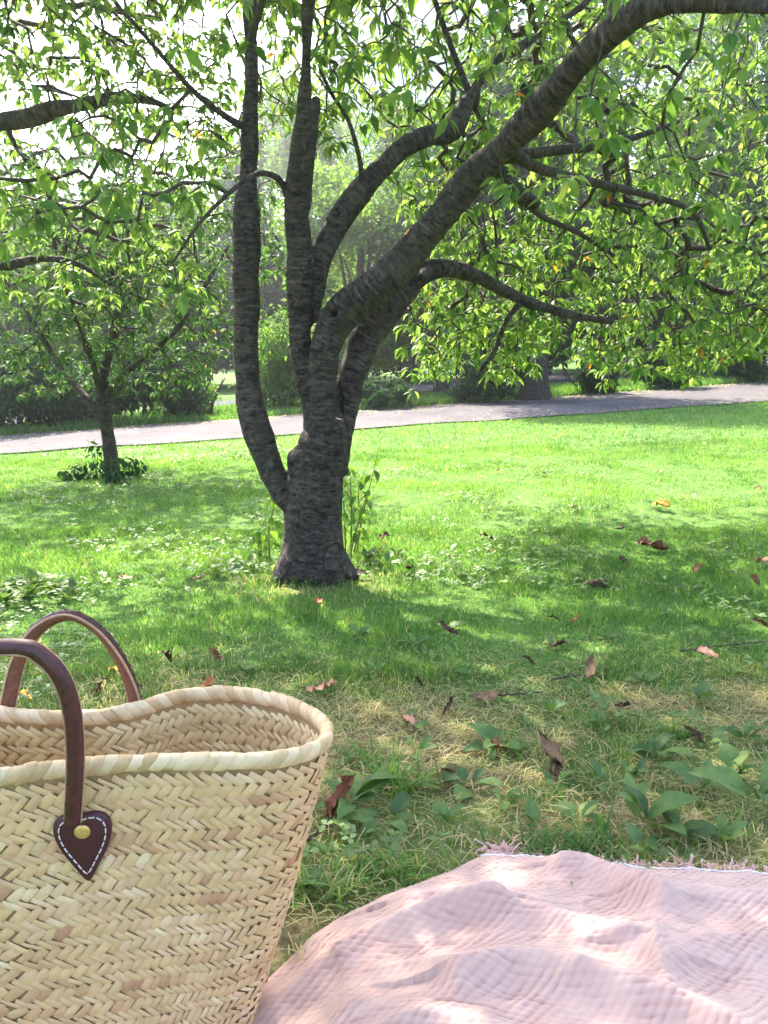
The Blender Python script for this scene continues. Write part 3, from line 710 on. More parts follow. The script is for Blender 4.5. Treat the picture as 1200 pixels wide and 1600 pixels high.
att = att[(cx ** 2 + cyy ** 2 + np.clip(cz, 0, 9) ** 2 < 1.05)]
px, py, f = proj(att)
gap = ((px - 180) / 60) ** 2 + ((py - 230) / 50) ** 2 < 1
gap |= (px > 360) & (py > 150) | (py > 520)
att = att[~gap]
nodes = np.concatenate([P[P[:, 2] > 1.0] for P, R in l3])
N, par, R, n0, tips = grow(nodes, att, .07, .6, .10, .0017, 19, .016)
obj('twigs', twig_mesh('twigs', N, par, R, n0, 4), M_twig, t3, kind='stuff')
M1, P1, s1, i1 = leaf_clusters(N[tips], (5, 9), (.032, .066), (.0, 1.0), 23)
inner = np.arange(n0, len(N)); inner = inner[R[inner] < .003]
M2, P2, s2, i2 = leaf_clusters(N[inner[r_.random(len(inner)) < .35]], (1, 1), (.05, .085), (.1, .9), 24)
M_, P_, s_ = np.concatenate([M1, M2]), np.concatenate([P1, P2]), np.concatenate([s1, s2])
lv = np.clip(.5 + .22 * rng.standard_normal(len(P_)), 0, .95)
foliage(t3, M_, P_, s_, (LT3, LF3), M_leaf, lv, 300)

# ------------------------------------------------------------------ park trees beyond the path
BT = np.array([[0, 0, 0], [.5, -.28, .08], [1, 0, -.12], [.5, .28, .08]]); BF = np.array([[0, 1, 2], [0, 2, 3]])
def crown_leaves(blobs, n, size, r_, shell=.45):
    c = np.array([b[:3] for b in blobs]); rad = np.array([b[3:6] for b in blobs]); w = (rad.prod(1)) ** .7; w /= w.sum()
    k = r_.choice(len(blobs), n, p=w); d = r_.standard_normal((n, 3)); d /= np.linalg.norm(d, axis=1, keepdims=True)
    # ragged surface: clumps push in and out
    rr = r_.random(n) ** shell * (.72 + .5 * vnoise(d[:, 0] * 3.1 + k * 7, d[:, 1] * 3.1 + d[:, 2] * 4.3, 5))
    P = c[k] + d * rad[k] * rr[:, None]
    s = size * (.6 + .8 * r_.random(n))
    M = rotz(r_.random(n) * 6.283) @ roty(r_.uniform(-.3, 1.1, n)) @ rotx(r_.standard_normal(n) * .6)
    clump = vnoise(P[:, 0] * 1.3 + P[:, 2], P[:, 1] * 1.3 - P[:, 2] * 1.7, 8)
    return M * s[:, None, None], P, np.clip(.25 + .5 * clump + .13 * r_.standard_normal(n), 0, 1)
def park_tree(name, label, cat, x, y, h, trunk_r, blobs, n, size, mat, seed, group=None, stems=1, low=None):
    z0 = float(terrain(x, y)); r_ = np.random.default_rng(seed)
    t = thing(name, label, cat, (x, y, z0), group)
    bl = [(x + b[0], y + b[1], z0 + b[2], b[3], b[4], b[5]) for b in blobs]
    M, P, lv = crown_leaves(bl, n, size, r_)
    ok = P[:, 2] > z0 + (low if low is not None else .02); M, P, lv = M[ok], P[ok], lv[ok]
    V, FF, A = inst(BT, BF, M, P, lv)
    bt = Buf()
    for q in range(stems):
        ox = 0 if stems == 1 else r_.normal() * .18
        top = np.array([x + ox * 2.2 + r_.normal() * .1, y + r_.normal() * .1, z0 + h * .75])
        pts = np.array([[x + ox, y, z0 - .1], [x + ox * 1.2, y, z0 + h * .12], [x + ox * 1.6 + r_.normal() * .08, y, z0 + h * .4], top])
        pp = spline(pts, 14); bt.add(*tube(pp, np.linspace(trunk_r * 1.25, trunk_r * .3, 14) + trunk_r * .5 * np.exp(-np.arange(14) * 1.4), 10))
        if stems == 1:
            for b in bl[:9]:
                i = r_.integers(4, 9); e = np.array(b[:3]); mid = (pp[i] + e) / 2 + np.array([0, 0, .12 * h * r_.random()])
                bt.add(*tube(spline([pp[i], mid, e], 8), np.linspace(trunk_r * .45, trunk_r * .08, 8), 6))
    obj('trunk', bt.mesh('trunk'), M_bark_far, t)
    obj('crown', mesh_np('crown', V, FF, {'lv': A}, False), mat, t, kind='stuff')
    return t
def blobset(r_, n, w, d, z0, z1, rad):
    out = []
    for k in range(n):
        f = r_.random(); z = z0 + (z1 - z0) * f; s = math.sqrt(max(.12, 1 - (2 * f - .9) ** 2 * .8)); a = r_.random() * 6.283; q = r_.random() ** .5
        rr = rad * (.75 + .5 * r_.random()); out.append((math.cos(a) * w * s * q, math.sin(a) * d * s * q, z, rr, rr, rr * .75))
    return out
def X_at(px, d): return (px - 600) / FPX * d * 1.0
rb = np.random.default_rng(99)
trees = [
 ('broadleaf_tree', 'dark broad tree with a thick trunk rising just beyond the gravel path', 'tree', X_at(838, 14.6), 14.9, 7.5, .24, blobset(rb, 22, 2.3, 1.6, 1.25, 6.6, 1.0) , 17000, .15, M_leaf_dark, 1, .55),
 ('broadleaf_tree', 'tall mid green tree behind the road, right of the dark broad tree', 'tree', X_at(1130, 21), 21.5, 12.5, .32, blobset(rb, 26, 3.4, 2.4, 2.2, 11.5, 1.5), 20000, .18, M_leaf_mid, 2, 1.3),
 ('broadleaf_tree', 'tall dense dark green tree filling the space behind the dark broad tree', 'tree', X_at(930, 26), 26.5, 13, .34, blobset(rb, 26, 3.6, 2.2, 2.4, 12, 1.6), 18000, .2, M_leaf_dark, 3, 1.4),
 ('broadleaf_tree', 'rounded yellowish green tree beyond the road, in front of the pale tower block', 'tree', X_at(640, 23), 23.5, 8.2, .22, blobset(rb, 26, 2.6, 1.6, 1.2, 7.4, 1.1), 16000, .16, M_leaf_mid, 4, .7),
 ('broadleaf_tree', 'dark low tree on the verge between the forked stems and the dark broad tree', 'tree', X_at(690, 17.5), 17.8, 4.6, .16, blobset(rb, 16, 1.6, 1.2, 1.1, 4.0, .8), 9000, .15, M_leaf_dark, 5, .55),
 ('conifer_tree', 'bluish grey conifer seen behind the leftmost stem of the forked cherry', 'tree', X_at(395, 24), 24.5, 8.2, .2, [(rb.normal() * .15, rb.normal() * .15, 1.0 + .42 * k, 1.75 - .085 * k, 1.6 - .08 * k, .5) for k in range(17)], 12000, .17, M_leaf_blue, 6, .5),
 ('conifer_tree', 'bluish grey conifer standing further back, lower than its neighbour', 'tree', X_at(300, 27), 27.5, 7.0, .2, [(rb.normal() * .15, rb.normal() * .15, 1.0 + .42 * k, 1.9 - .1 * k, 1.8 - .095 * k, .5) for k in range(14)], 11000, .18, M_leaf_blue, 7, .5),
 ('broadleaf_tree', 'pale green tree far beyond the path behind the small slim cherry', 'tree', X_at(190, 21), 21.5, 5.2, .2, blobset(rb, 18, 2.2, 1.5, 1.3, 4.4, 1.0), 13000, .16, M_leaf_mid, 8, .7),
 ('broadleaf_tree', 'grey green tree at the edge of the park beyond the dark hedge shrubs', 'tree', X_at(20, 18), 18.5, 4.9, .2, blobset(rb, 18, 2.0, 1.5, 1.2, 4.1, 1.0), 13000, .15, M_leaf_mid, 9, .6),
 ('broadleaf_tree', 'tall leafy tree beyond the road partly hiding the pale tower block', 'tree', X_at(800, 33), 34, 13, .3, blobset(rb, 24, 3.4, 2.2, 3.0, 12, 1.7), 14000, .26, M_leaf_mid, 10, 1.5),
 ('broadleaf_tree', 'dense low-branched dark tree across the road behind the spindly bush', 'tree', X_at(1050, 22), 23.5, 5.2, .2, blobset(rb, 20, 2.6, 1.4, .7, 4.4, 1.0), 10000, .19, M_leaf_dark, 21, .3),
 ('broadleaf_tree', 'dense low-branched dark tree across the road behind the thick trunk', 'tree', X_at(830, 21), 22.5, 5.4, .2, blobset(rb, 20, 2.4, 1.4, .7, 4.6, 1.0), 10000, .19, M_leaf_dark, 22, .3),
 ('broadleaf_tree', 'dark round tree across the road at the far right', 'tree', X_at(1260, 24), 26, 6.2, .2, blobset(rb, 20, 2.6, 1.6, .8, 5.4, 1.1), 9000, .2, M_leaf_dark, 23, .3),
 ('broadleaf_tree', 'far right dark tree overhanging the end of the gravel path', 'tree', X_at(1290, 17.5), 18.2, 9.5, .26, blobset(rb, 22, 2.6, 2.0, 1.7, 8.8, 1.2), 16000, .16, M_leaf_dark, 11, .9),
 ('broadleaf_tree', 'fresh yellow-green tree on the far verge seen between the middle stems', 'tree', X_at(560, 18), 18.6, 6.2, .16, blobset(rb, 20, 1.5, 1.2, 1.0, 5.4, .85), 11000, .14, M_leaf_mid, 31, .5),
 ('broadleaf_tree', 'tall fresh green tree behind the conifers and left of the tower block', 'tree', X_at(480, 30), 31, 11.5, .24, blobset(rb, 24, 2.4, 1.8, 1.6, 10.6, 1.4), 12000, .22, M_leaf_mid, 32, .9),
 ('broadleaf_tree', 'broad fresh green tree filling the gap right of the conifers', 'tree', X_at(250, 25), 26.5, 7.5, .24, blobset(rb, 22, 2.6, 1.6, 1.0, 6.4, 1.2), 11000, .2, M_leaf_mid, 33, .5),
 ('broadleaf_tree', 'broad pale tree far beyond the hedge at the left', 'tree', X_at(90, 26), 27, 6.6, .24, blobset(rb, 22, 2.8, 1.6, .9, 5.6, 1.2), 11000, .21, M_leaf_mid, 34, .4),
 ('broadleaf_tree', 'tall thin-crowned tree behind the conifers rising against the bright sky', 'tree', X_at(430, 36), 37, 12.5, .26, blobset(rb, 20, 2.2, 1.8, 3.0, 11.4, 1.4), 7000, .26, M_leaf_mid, 12, 1.5),
]
for nm, lb, ct, x, y, h, tr, bl, n, sz, mt, sd, lw in trees: park_tree(nm, lb, ct, x, y, h, tr, bl, n, sz, mt, sd, low=lw)
shr = [
 ('bright green bushy shrub on the verge between the two left stems', X_at(448, 14.2), 14.4, 1.95, .95, M_leaf_mid, 7000, .09),
 ('dark hedge shrub beyond the path, right behind the small slim cherry', X_at(215, 11.9), 12.7, 1.35, 1.1, M_leaf_dark, 6500, .09),
 ('dark hedge shrub beyond the path with ivy at its foot', X_at(95, 11.6), 12.1, 1.45, 1.15, M_leaf_dark, 6500, .09),
 ('dark hedge shrub at the far left end of the hedge', X_at(-20, 11.2), 11.7, 1.5, 1.1, M_leaf_dark, 6500, .09),
 ('small round dark shrub at the right end of the hedge, nearest the road gap', X_at(290, 13.0), 13.6, .9, .7, M_leaf_mid, 4500, .08),
 ('low ivy-dark bush on the verge just left of the thick dark trunk', X_at(742, 14.2), 14.3, .75, .75, M_leaf_dark, 3800, .09),
 ('low dark bush on the verge behind the right-hand stem', X_at(600, 13.6), 13.9, .55, .7, M_leaf_dark, 3500, .08),
 ('spindly dark bush with several bare stems on the right verge', X_at(1050, 16.0), 16.4, 1.0, .75, M_leaf_dark, 3500, .10),
 ('small dark bush on the verge just right of the thick dark trunk', X_at(930, 15.2), 15.5, .7, .6, M_leaf_dark, 2800, .09),
 ('dark leaning bush at the right end of the verge', X_at(1175, 17.5), 17.9, 1.3, .9, M_leaf_dark, 3800, .11),
]
for k, (lb, x, y, h, w, mt, n, sz) in enumerate(shr):
    rs = np.random.default_rng(200 + k)
    park_tree('shrub', lb, 'shrub', x, y, h, .022, blobset(rs, 11, w * .7, w * .5, h * .2, h * .8, h * .3), n, sz, mt, 300 + k, 'shrubs on the verge beyond the path', stems=5)
for k, px in enumerate([330, 430, 540, 640, 740, 840, 950, 1060, 1170, 1280]):
    rs = np.random.default_rng(500 + k); d = 25.5 + .5 * math.sin(k * 2.1); hh = 2.2 + .5 * rs.random()
    xh = X_at(px, d); yh = max(d, float(np.interp(xh, RF[:, 0], RF[:, 1])) + 1.3)
    park_tree('hedge_shrub', 'dense dark shrub in the hedge row on the far side of the road', 'shrub', xh, yh, hh, .03, blobset(rs, 12, 1.2, .7, .4, hh * .85, .7), 4200, .13, M_leaf_dark, 520 + k, 'hedge row across the road', stems=4)
# woodland that closes the view far off
r_ = np.random.default_rng(77); n = 26000
u = r_.random(n); x = -60 + 120 * u; y = 52 + 14 * r_.random(n) + .002 * x ** 2
top = 6.0 + 5 * fbm(x * .12, x * 0 + 3, 61, 4) + np.where(x > 0, 6 * smooth(0, 14, x), 0)
z = top * r_.random(n) ** .8 + terrain(x, y)
V, FF, A = inst(BT, BF, rotz(r_.random(n) * 6.283) @ roty(r_.uniform(-.3, 1.0, n)) @ rotx(r_.standard_normal(n) * .6) * (.8 * (.6 + .8 * r_.random(n)))[:, None, None], np.stack([x, y, z], -1), np.clip(.2 + .6 * fbm(x * .5, z * .7, 9, 3) + .1 * r_.standard_normal(n), 0, 1))
o = obj('far_wood', mesh_np('far_wood', V, FF, {'lv': A}, False), M_leaf_mid, kind='stuff'); tag(o, 'distant mass of woodland closing the view beyond the road', 'woodland')

# ------------------------------------------------------------------ pale tower block behind the trees
bx0, bx1, by, bh = -5.5, 10.0, 70.0, 34.0
bz = float(terrain(0, by))
bld = thing('tower_block', 'pale grey tower block with rows of windows glimpsed through the tree tops', 'building', ((bx0 + bx1) / 2, by, bz))
def box(x0, x1, y0, y1, z0, z1):
    V = np.array([[x, y, z] for z in (z0, z1) for y in (y0, y1) for x in (x0, x1)], float)
    return V, np.array([[0, 2, 3, 1], [4, 5, 7, 6], [0, 1, 5, 4], [2, 6, 7, 3], [0, 4, 6, 2], [1, 3, 7, 5]])
def boxm(name, *a):
    b = Buf(); b.add(*box(*a)); return b.mesh(name, False)
M_wall = flat_mat('tower_wall', [(.3, lin(222, 222, 224)), (.7, lin(232, 230, 228))], .8, .6, .1)
M_glass = Mat('tower_glass').set(Base_Color=lin(176, 190, 204), Roughness=.12, Metallic=.0).m
M_frame = flat_mat('tower_frame', [(.3, lin(206, 208, 210)), (.7, lin(214, 216, 218))], .6, 2, 0)
obj('wall', boxm('wall', bx0, bx1, by, by + 14, bz - 1, bz + bh), M_wall, bld)
obj('roof', boxm('roof', bx0 - .4, bx1 + .4, by - .4, by + 14.4, bz + bh, bz + bh + .8), M_frame, bld)
wm = boxm('window', -1.15, 1.15, -.12, .1, -.95, .95); pm = boxm('pane', -1.03, 1.03, -.16, -.121, -.83, .83)
for r in range(9):
    for c in range(4):
        cx_, cz_ = bx0 + 2.4 + c * 3.6, bz + 3 + r * 3.5
        w = obj('window', wm, M_frame, bld); place(w, np.eye(3), (cx_, by, cz_))
        q = obj('pane', pm, M_glass, w); q.matrix_parent_inverse = Matrix.Identity(4)

# =================================================================== THE STRAW BASKET
half = np.array([[-.385, .683], [-.34, .690], [-.29, .697], [-.225, .702], [-.16, .704], [-.115, .710], [-.085, .722], [-.064, .745], [-.060, .775], [-.070, .806], [-.097, .842], [-.140, .872], [-.200, .888], [-.250, .876], [-.285, .842], [-.318, .817], [-.350, .809], [-.385, .807]])
other = half[::-1][1:-1].copy(); other[:, 0] = 2 * -.385 - other[:, 0]
loop = np.concatenate([half, other]); nl = len(loop)
lp3 = np.concatenate([loop[-3:], loop, loop[:4]])
dense = spline(lp3, 2400)
tt = np.linspace(0, len(lp3) - 1 - 1e-9, 2400); kk = (tt >= 3) & (tt < 3 + nl); dense = dense[kk]
dense = np.concatenate([dense, dense[:1]])
sl = np.concatenate([[0], np.cumsum(np.linalg.norm(np.diff(dense, axis=0), axis=1))]); PERI = sl[-1]
BH = .330; BZ0 = -.050
def rim_xy(s):
    s = np.mod(s, PERI); return np.stack([np.interp(s, sl, dense[:, 0]), np.interp(s, sl, dense[:, 1])], -1)
cen = np.array([-.385, .778])
def surf(s, v):
    """basket wall: s along the rim, v height 0..1"""
    R = rim_xy(s); d = R - cen
    an = np.arctan2(d[..., 1] / .10, d[..., 0] / .325)
    ca, sa = np.cos(an), np.sin(an); B = cen + np.stack([np.sign(ca) * np.abs(ca) ** .8 * .222, np.sign(sa) * np.abs(sa) ** .8 * .088], -1)
    w = np.clip(v, 0, 1.1) ** 1.02
    bul = .005 * np.sin(np.pi * np.clip(v, 0, 1)) 
    P = B + (R - B) * w[..., None]; o = P - cen; P = P + o / (np.linalg.norm(o, axis=-1, keepdims=True) + 1e-9) * bul[..., None]
    z = BZ0 + (BH - BZ0) * v + .006 * np.sin(s * 9.0) * v + .004 * smooth(.5, 1, v)
    return np.concatenate([P, z[..., None]], -1)
def frame(s, v):
    e = 1e-3; P = surf(s, v); a = surf(s + e, v) - surf(s - e, v); b = surf(s, v + e) - surf(s, v - e)
    la = np.linalg.norm(a, axis=-1) / (2 * e); a = a / np.linalg.norm(a, axis=-1, keepdims=True)
    n = np.cross(a, b); n /= np.linalg.norm(n, axis=-1, keepdims=True); b = np.cross(n, a)
    return P, a, b, n, la
def straw_mat(name, stops, rough=.55):
    m = Mat(name); c = m.ramp(m.attr('lv'), stops); oc = m.objco()
    fib = m.noise(m.scaled(m.attr('fib', True), (3, 55, 20)), 1.0, 4, .6)
    blot = m.noise(m.pos(), 55, 3)
    c = m.mix(.45, c, m.ramp(fib, [(.3, (.72, .68, .6, 1)), (.7, (1.12, 1.1, 1.06, 1))]), 'MULTIPLY')
    c = m.mix(.5, c, m.ramp(blot, [(.3, (.78, .74, .68, 1)), (.65, (1.08, 1.07, 1.05, 1))]), 'MULTIPLY')
    m.set(Base_Color=c, Roughness=rough); m.b.inputs['Specular IOR Level'].default_value = .35
    m.bump(fib, .25, .0012)
    return m.m
M_straw = straw_mat('straw', [(0, lin(188, 140, 104)), (.22, lin(208, 166, 122)), (.45, lin(220, 182, 132)), (.62, lin(210, 176, 128)), (.78, lin(220, 178, 138)), (1, lin(230, 200, 158))])
M_rim = straw_mat('rim_straw', [(0, lin(190, 156, 112)), (.5, lin(210, 180, 138)), (1, lin(224, 198, 160))])
M_shell = flat_mat('straw_backing', [(.3, lin(146, 114, 76)), (.7, lin(172, 140, 98))], .9, 120)
bask = thing('straw_basket', 'woven straw market basket with dark brown leather handles beside the blanket', 'basket', (cen[0], cen[1], BZ0))
# backing wall and bottom
ns, nv_ = 160, 14
S, Vv = np.meshgrid(np.linspace(0, PERI, ns, endpoint=False), np.linspace(0, .99, nv_)); P, a, b, n_, la = frame(S.ravel(), Vv.ravel())
b_ = Buf(); i = (np.arange(nv_ - 1)[:, None] * ns + np.arange(ns)[None]).ravel(); j = (np.arange(nv_ - 1)[:, None] * ns + (np.arange(ns)[None] + 1) % ns).ravel()
Fs = np.stack([i, j, j + ns, i + ns], -1)
P = P + np.array([0, 0, .003])
b_.add(P - n_ * .0012, Fs); b_.add(P - n_ * .0052, Fs[:, ::-1])
bot = np.concatenate([P[:ns] - n_[:ns] * .002, [[cen[0], cen[1], BZ0 + .004]]]); k = np.arange(ns)
b_.add(bot, np.stack([k, (k + 1) % ns, np.full(ns, ns)], -1))
obj('backing', b_.mesh('backing'), M_shell, bask)
# one straw strip: a pillow with tucked ends
def pillow(l=1.0, w=1.0, nx_=5, ny_=4, hgt=.19):
    V = []; uu = np.linspace(-1, 1, nx_); vv = np.linspace(-1, 1, ny_)
    for u in uu:
        for v in vv:
            z = hgt * (1 - .85 * abs(u) ** 3.2) * (1 - .55 * abs(v) ** 3) - hgt * .35
            V.append([u * l / 2 , v * w / 2 * (1 - .07 * u * u), z])
    Fq = [[p * ny_ + q, (p + 1) * ny_ + q, (p + 1) * ny_ + q + 1, p * ny_ + q + 1] for p in range(nx_ - 1) for q in range(ny_ - 1)]
    Fq = np.array(Fq); return np.array(V), np.concatenate([Fq[:, [0, 1, 2]], Fq[:, [0, 2, 3]]])
PT, PFc = pillow()
ncol = int(round(PERI / .0128)); DS = PERI / ncol; RH = .0120
def weave(inner):
    rows = int((BH - BZ0) / RH) - 1; r_ = np.random.default_rng(5 + inner); MM = []; PP = []; LV = []
    for r in range(rows):
        hr = RH * (1.13 if r % 2 else .87); v = 1 - (r + 1.25) * RH / (BH - BZ0)
        if inner and v < .25: break
        j = np.arange(ncol); s = (j + .5 + (.36 if r % 2 else 0)) * DS + r_.normal(0, .0006, ncol)
        P, a, b, n_, la = frame(s, np.full(ncol, v)); sg = 1 if r % 2 else -1
        if inner: n_ = -n_; sg = -sg; off = .0058
        else: off = .0006
        sc = la; hx = (.0128 if r % 2 else .0168) * sc
        ph = sg * (np.arctan2(hr, hx) + r_.normal(0, .05, ncol))
        t = a * np.cos(ph)[:, None] + b * np.sin(ph)[:, None]; w = np.cross(n_, t)
        Ln = np.hypot(hr, hx) * 1.13 + r_.normal(0, .0013, ncol); Wd = DS * sc * np.abs(np.sin(ph)) * 1.06 + r_.normal(0, .0009, ncol)
        lift = r_.normal(0, .0004, ncol); tip = r_.normal(0, .06, ncol)
        t2_ = t * np.cos(tip)[:, None] + n_ * np.sin(tip)[:, None]; n2 = np.cross(t2_, w)
        MM.append(np.stack([t2_ * Ln[:, None], w * Wd[:, None], n2 * .0125], -1)); PP.append(P + n_ * (off + lift)[:, None])
        band = .5 + .55 * (vnoise(np.full(ncol, r * .55), s * 3.2, 13) - .5) + .6 * (vnoise(s * 16 + r * .3, np.full(ncol, r * .9), 14) - .5)
        LV.append(np.clip(band + r_.normal(0, .13, ncol), 0, 1))
    return np.concatenate(MM), np.concatenate(PP), np.concatenate(LV)
FIB = PT * np.array([1, 1, 1])
def straws(Mi, Pi, lvi):
    V, FF, A = inst(PT, PFc, Mi, Pi, lvi)
    fb = (FIB[None] + np.random.default_rng(1).random((len(Pi), 1, 3)) * 20).reshape(-1, 3)
    return mesh_np('weave', V, FF, {'lv': A, 'fib': fb})
Mo, Po, lo = weave(0); Mi, Pi, li_ = weave(1)
px, py, f = proj(Po)
score = np.where((px > 0) & (px < 520) & (py < 1600) & (py > 1150) & (Po[:, 1] < .78), 1 / f, 0) + 0
vis = np.where(score > 0)[0]; big = vis[np.argsort(np.hypot(px[vis] - 230, (py[vis] - 1340) * 1.1))[:300]]
sel = np.zeros(len(Po), bool); sel[big] = True
obj('weave', straws(Mo[~sel], Po[~sel], lo[~sel]), M_straw, bask, kind='stuff')
M_inner_lit = straw_mat('inner_straw_lit', [(0, lin(200, 170, 122)), (.5, lin(218, 192, 144)), (1, lin(230, 212, 168))])  # same straw, colour lightened to make up for the shaded inside
obj('inner_weave', straws(Mi, Pi, li_), M_inner_lit, bask, kind='stuff')
var = []
for q in range(20):
    me = mesh_np('straw_strip', PT, PFc, {'lv': np.full(len(PT), (q + .5) / 20), 'fib': FIB + np.array([q * 3.3, q * 1.7, q])}); me.materials.append(M_straw); var.append(me)
for i in big: place(obj('straw_strip', var[min(19, int(lo[i] * 20))], M_straw, bask), Mo[i], Po[i])
# wrapped rim
nw = int(round(PERI / .0128))
RT = []
an = np.linspace(0, 2 * math.pi, 14, endpoint=False)
for u, r in ((-.56, .80), (-.48, .955), (-.25, 1.0), (.25, 1.0), (.48, .955), (.56, .80)):
    for a_ in an: RT.append([u + .95 * math.sin(a_) * .5 + .10 * math.cos(a_), r * math.cos(a_), r * math.sin(a_)])
RT = np.array(RT); RF_ = np.array([[p * 14 + q, p * 14 + (q + 1) % 14, (p + 1) * 14 + (q + 1) % 14, (p + 1) * 14 + q] for p in range(5) for q in range(14)])
rimv = []
for q in range(10):
    me = mesh_np('rim_wrap', RT, RF_, {'lv': np.full(len(RT), (q + .5) / 10), 'fib': RT * np.array([.6, .02, .02]) + q * 2.1}); me.materials.append(M_rim); rimv.append(me)
r_ = np.random.default_rng(55)
for k in range(nw):
    s = np.array([(k + .5) * PERI / nw]); P, a, b, n_, la = frame(s, np.array([1.0])); P, a, b, n_ = P[0], a[0], b[0], n_[0]
    ang = r_.normal(0, .05); a2 = a * math.cos(ang) + b * math.sin(ang); b2 = np.cross(n_, a2)
    Mx = np.stack([a2 * .0136, n_ * (.0072 + r_.normal(0, .0003)), b2 * (.0096 + r_.normal(0, .0004))], -1)
    place(obj('rim_wrap', rimv[r_.integers(0, 10)], M_rim, bask), Mx, P + np.array([0, 0, .004]) - n_ * .0022 + n_ * r_.normal(0, .0004))
# ---- leather handles
def leather(name, c0, c1, rough=.38, sc=220):
    m = Mat(name); n = m.noise(m.pos(), sc, 5, .65); big = m.noise(m.pos(), 26, 4)
    m.set(Base_Color=m.mix(.7, m.ramp(n, [(.3, c0), (.7, c1)]), m.ramp(big, [(.3, (.7, .7, .7, 1)), (.7, (1.2, 1.15, 1.15, 1))]), 'MULTIPLY'), Roughness=m.ramp(big, [(.3, (rough * .8,) * 3 + (1,)), (.7, (rough * 1.4,) * 3 + (1,))]))
    m.b.inputs['Specular IOR Level'].default_value = .5; m.bump(n, .35, .0006); return m.m
M_leather = leather('dark_leather', lin(52, 20, 19), lin(88, 38, 34), .44, 150)
M_patch = leather('patch_leather', lin(54, 16, 22), lin(80, 28, 34), .42)
M_suede = leather('suede', lin(98, 62, 46), lin(134, 90, 68), .85, 320)
M_edge = leather('raw_edge', lin(168, 128, 98), lin(196, 156, 124), .85, 300)
M_thread = flat_mat('stitch_thread', [(.3, lin(206, 190, 184)), (.7, lin(226, 212, 206))], .7, 900, .4, .0004)
mb = Mat('brass'); mb.set(Base_Color=mb.ramp(mb.noise(mb.pos(), 300, 4), [(.3, lin(206, 160, 92)), (.7, lin(232, 190, 120))]), Metallic=.75, Roughness=.42); M_brass = mb.m
def band(P, T, U, W, prof):
    """sweep a profile (list of (u, w)) along P with axes U (across) and W (outward)"""
    m_ = len(P); k = len(prof); pr = np.array(prof)
    V = P[:, None] + U[:, None] * pr[None, :, 0:1] + W[:, None] * pr[None, :, 1:2]
    Fq = [[i * k + j, i * k + (j + 1) % k, (i + 1) * k + (j + 1) % k, (i + 1) * k + j] for i in range(m_ - 1) for j in range(k)]
    return V.reshape(-1, 3), np.array(Fq)
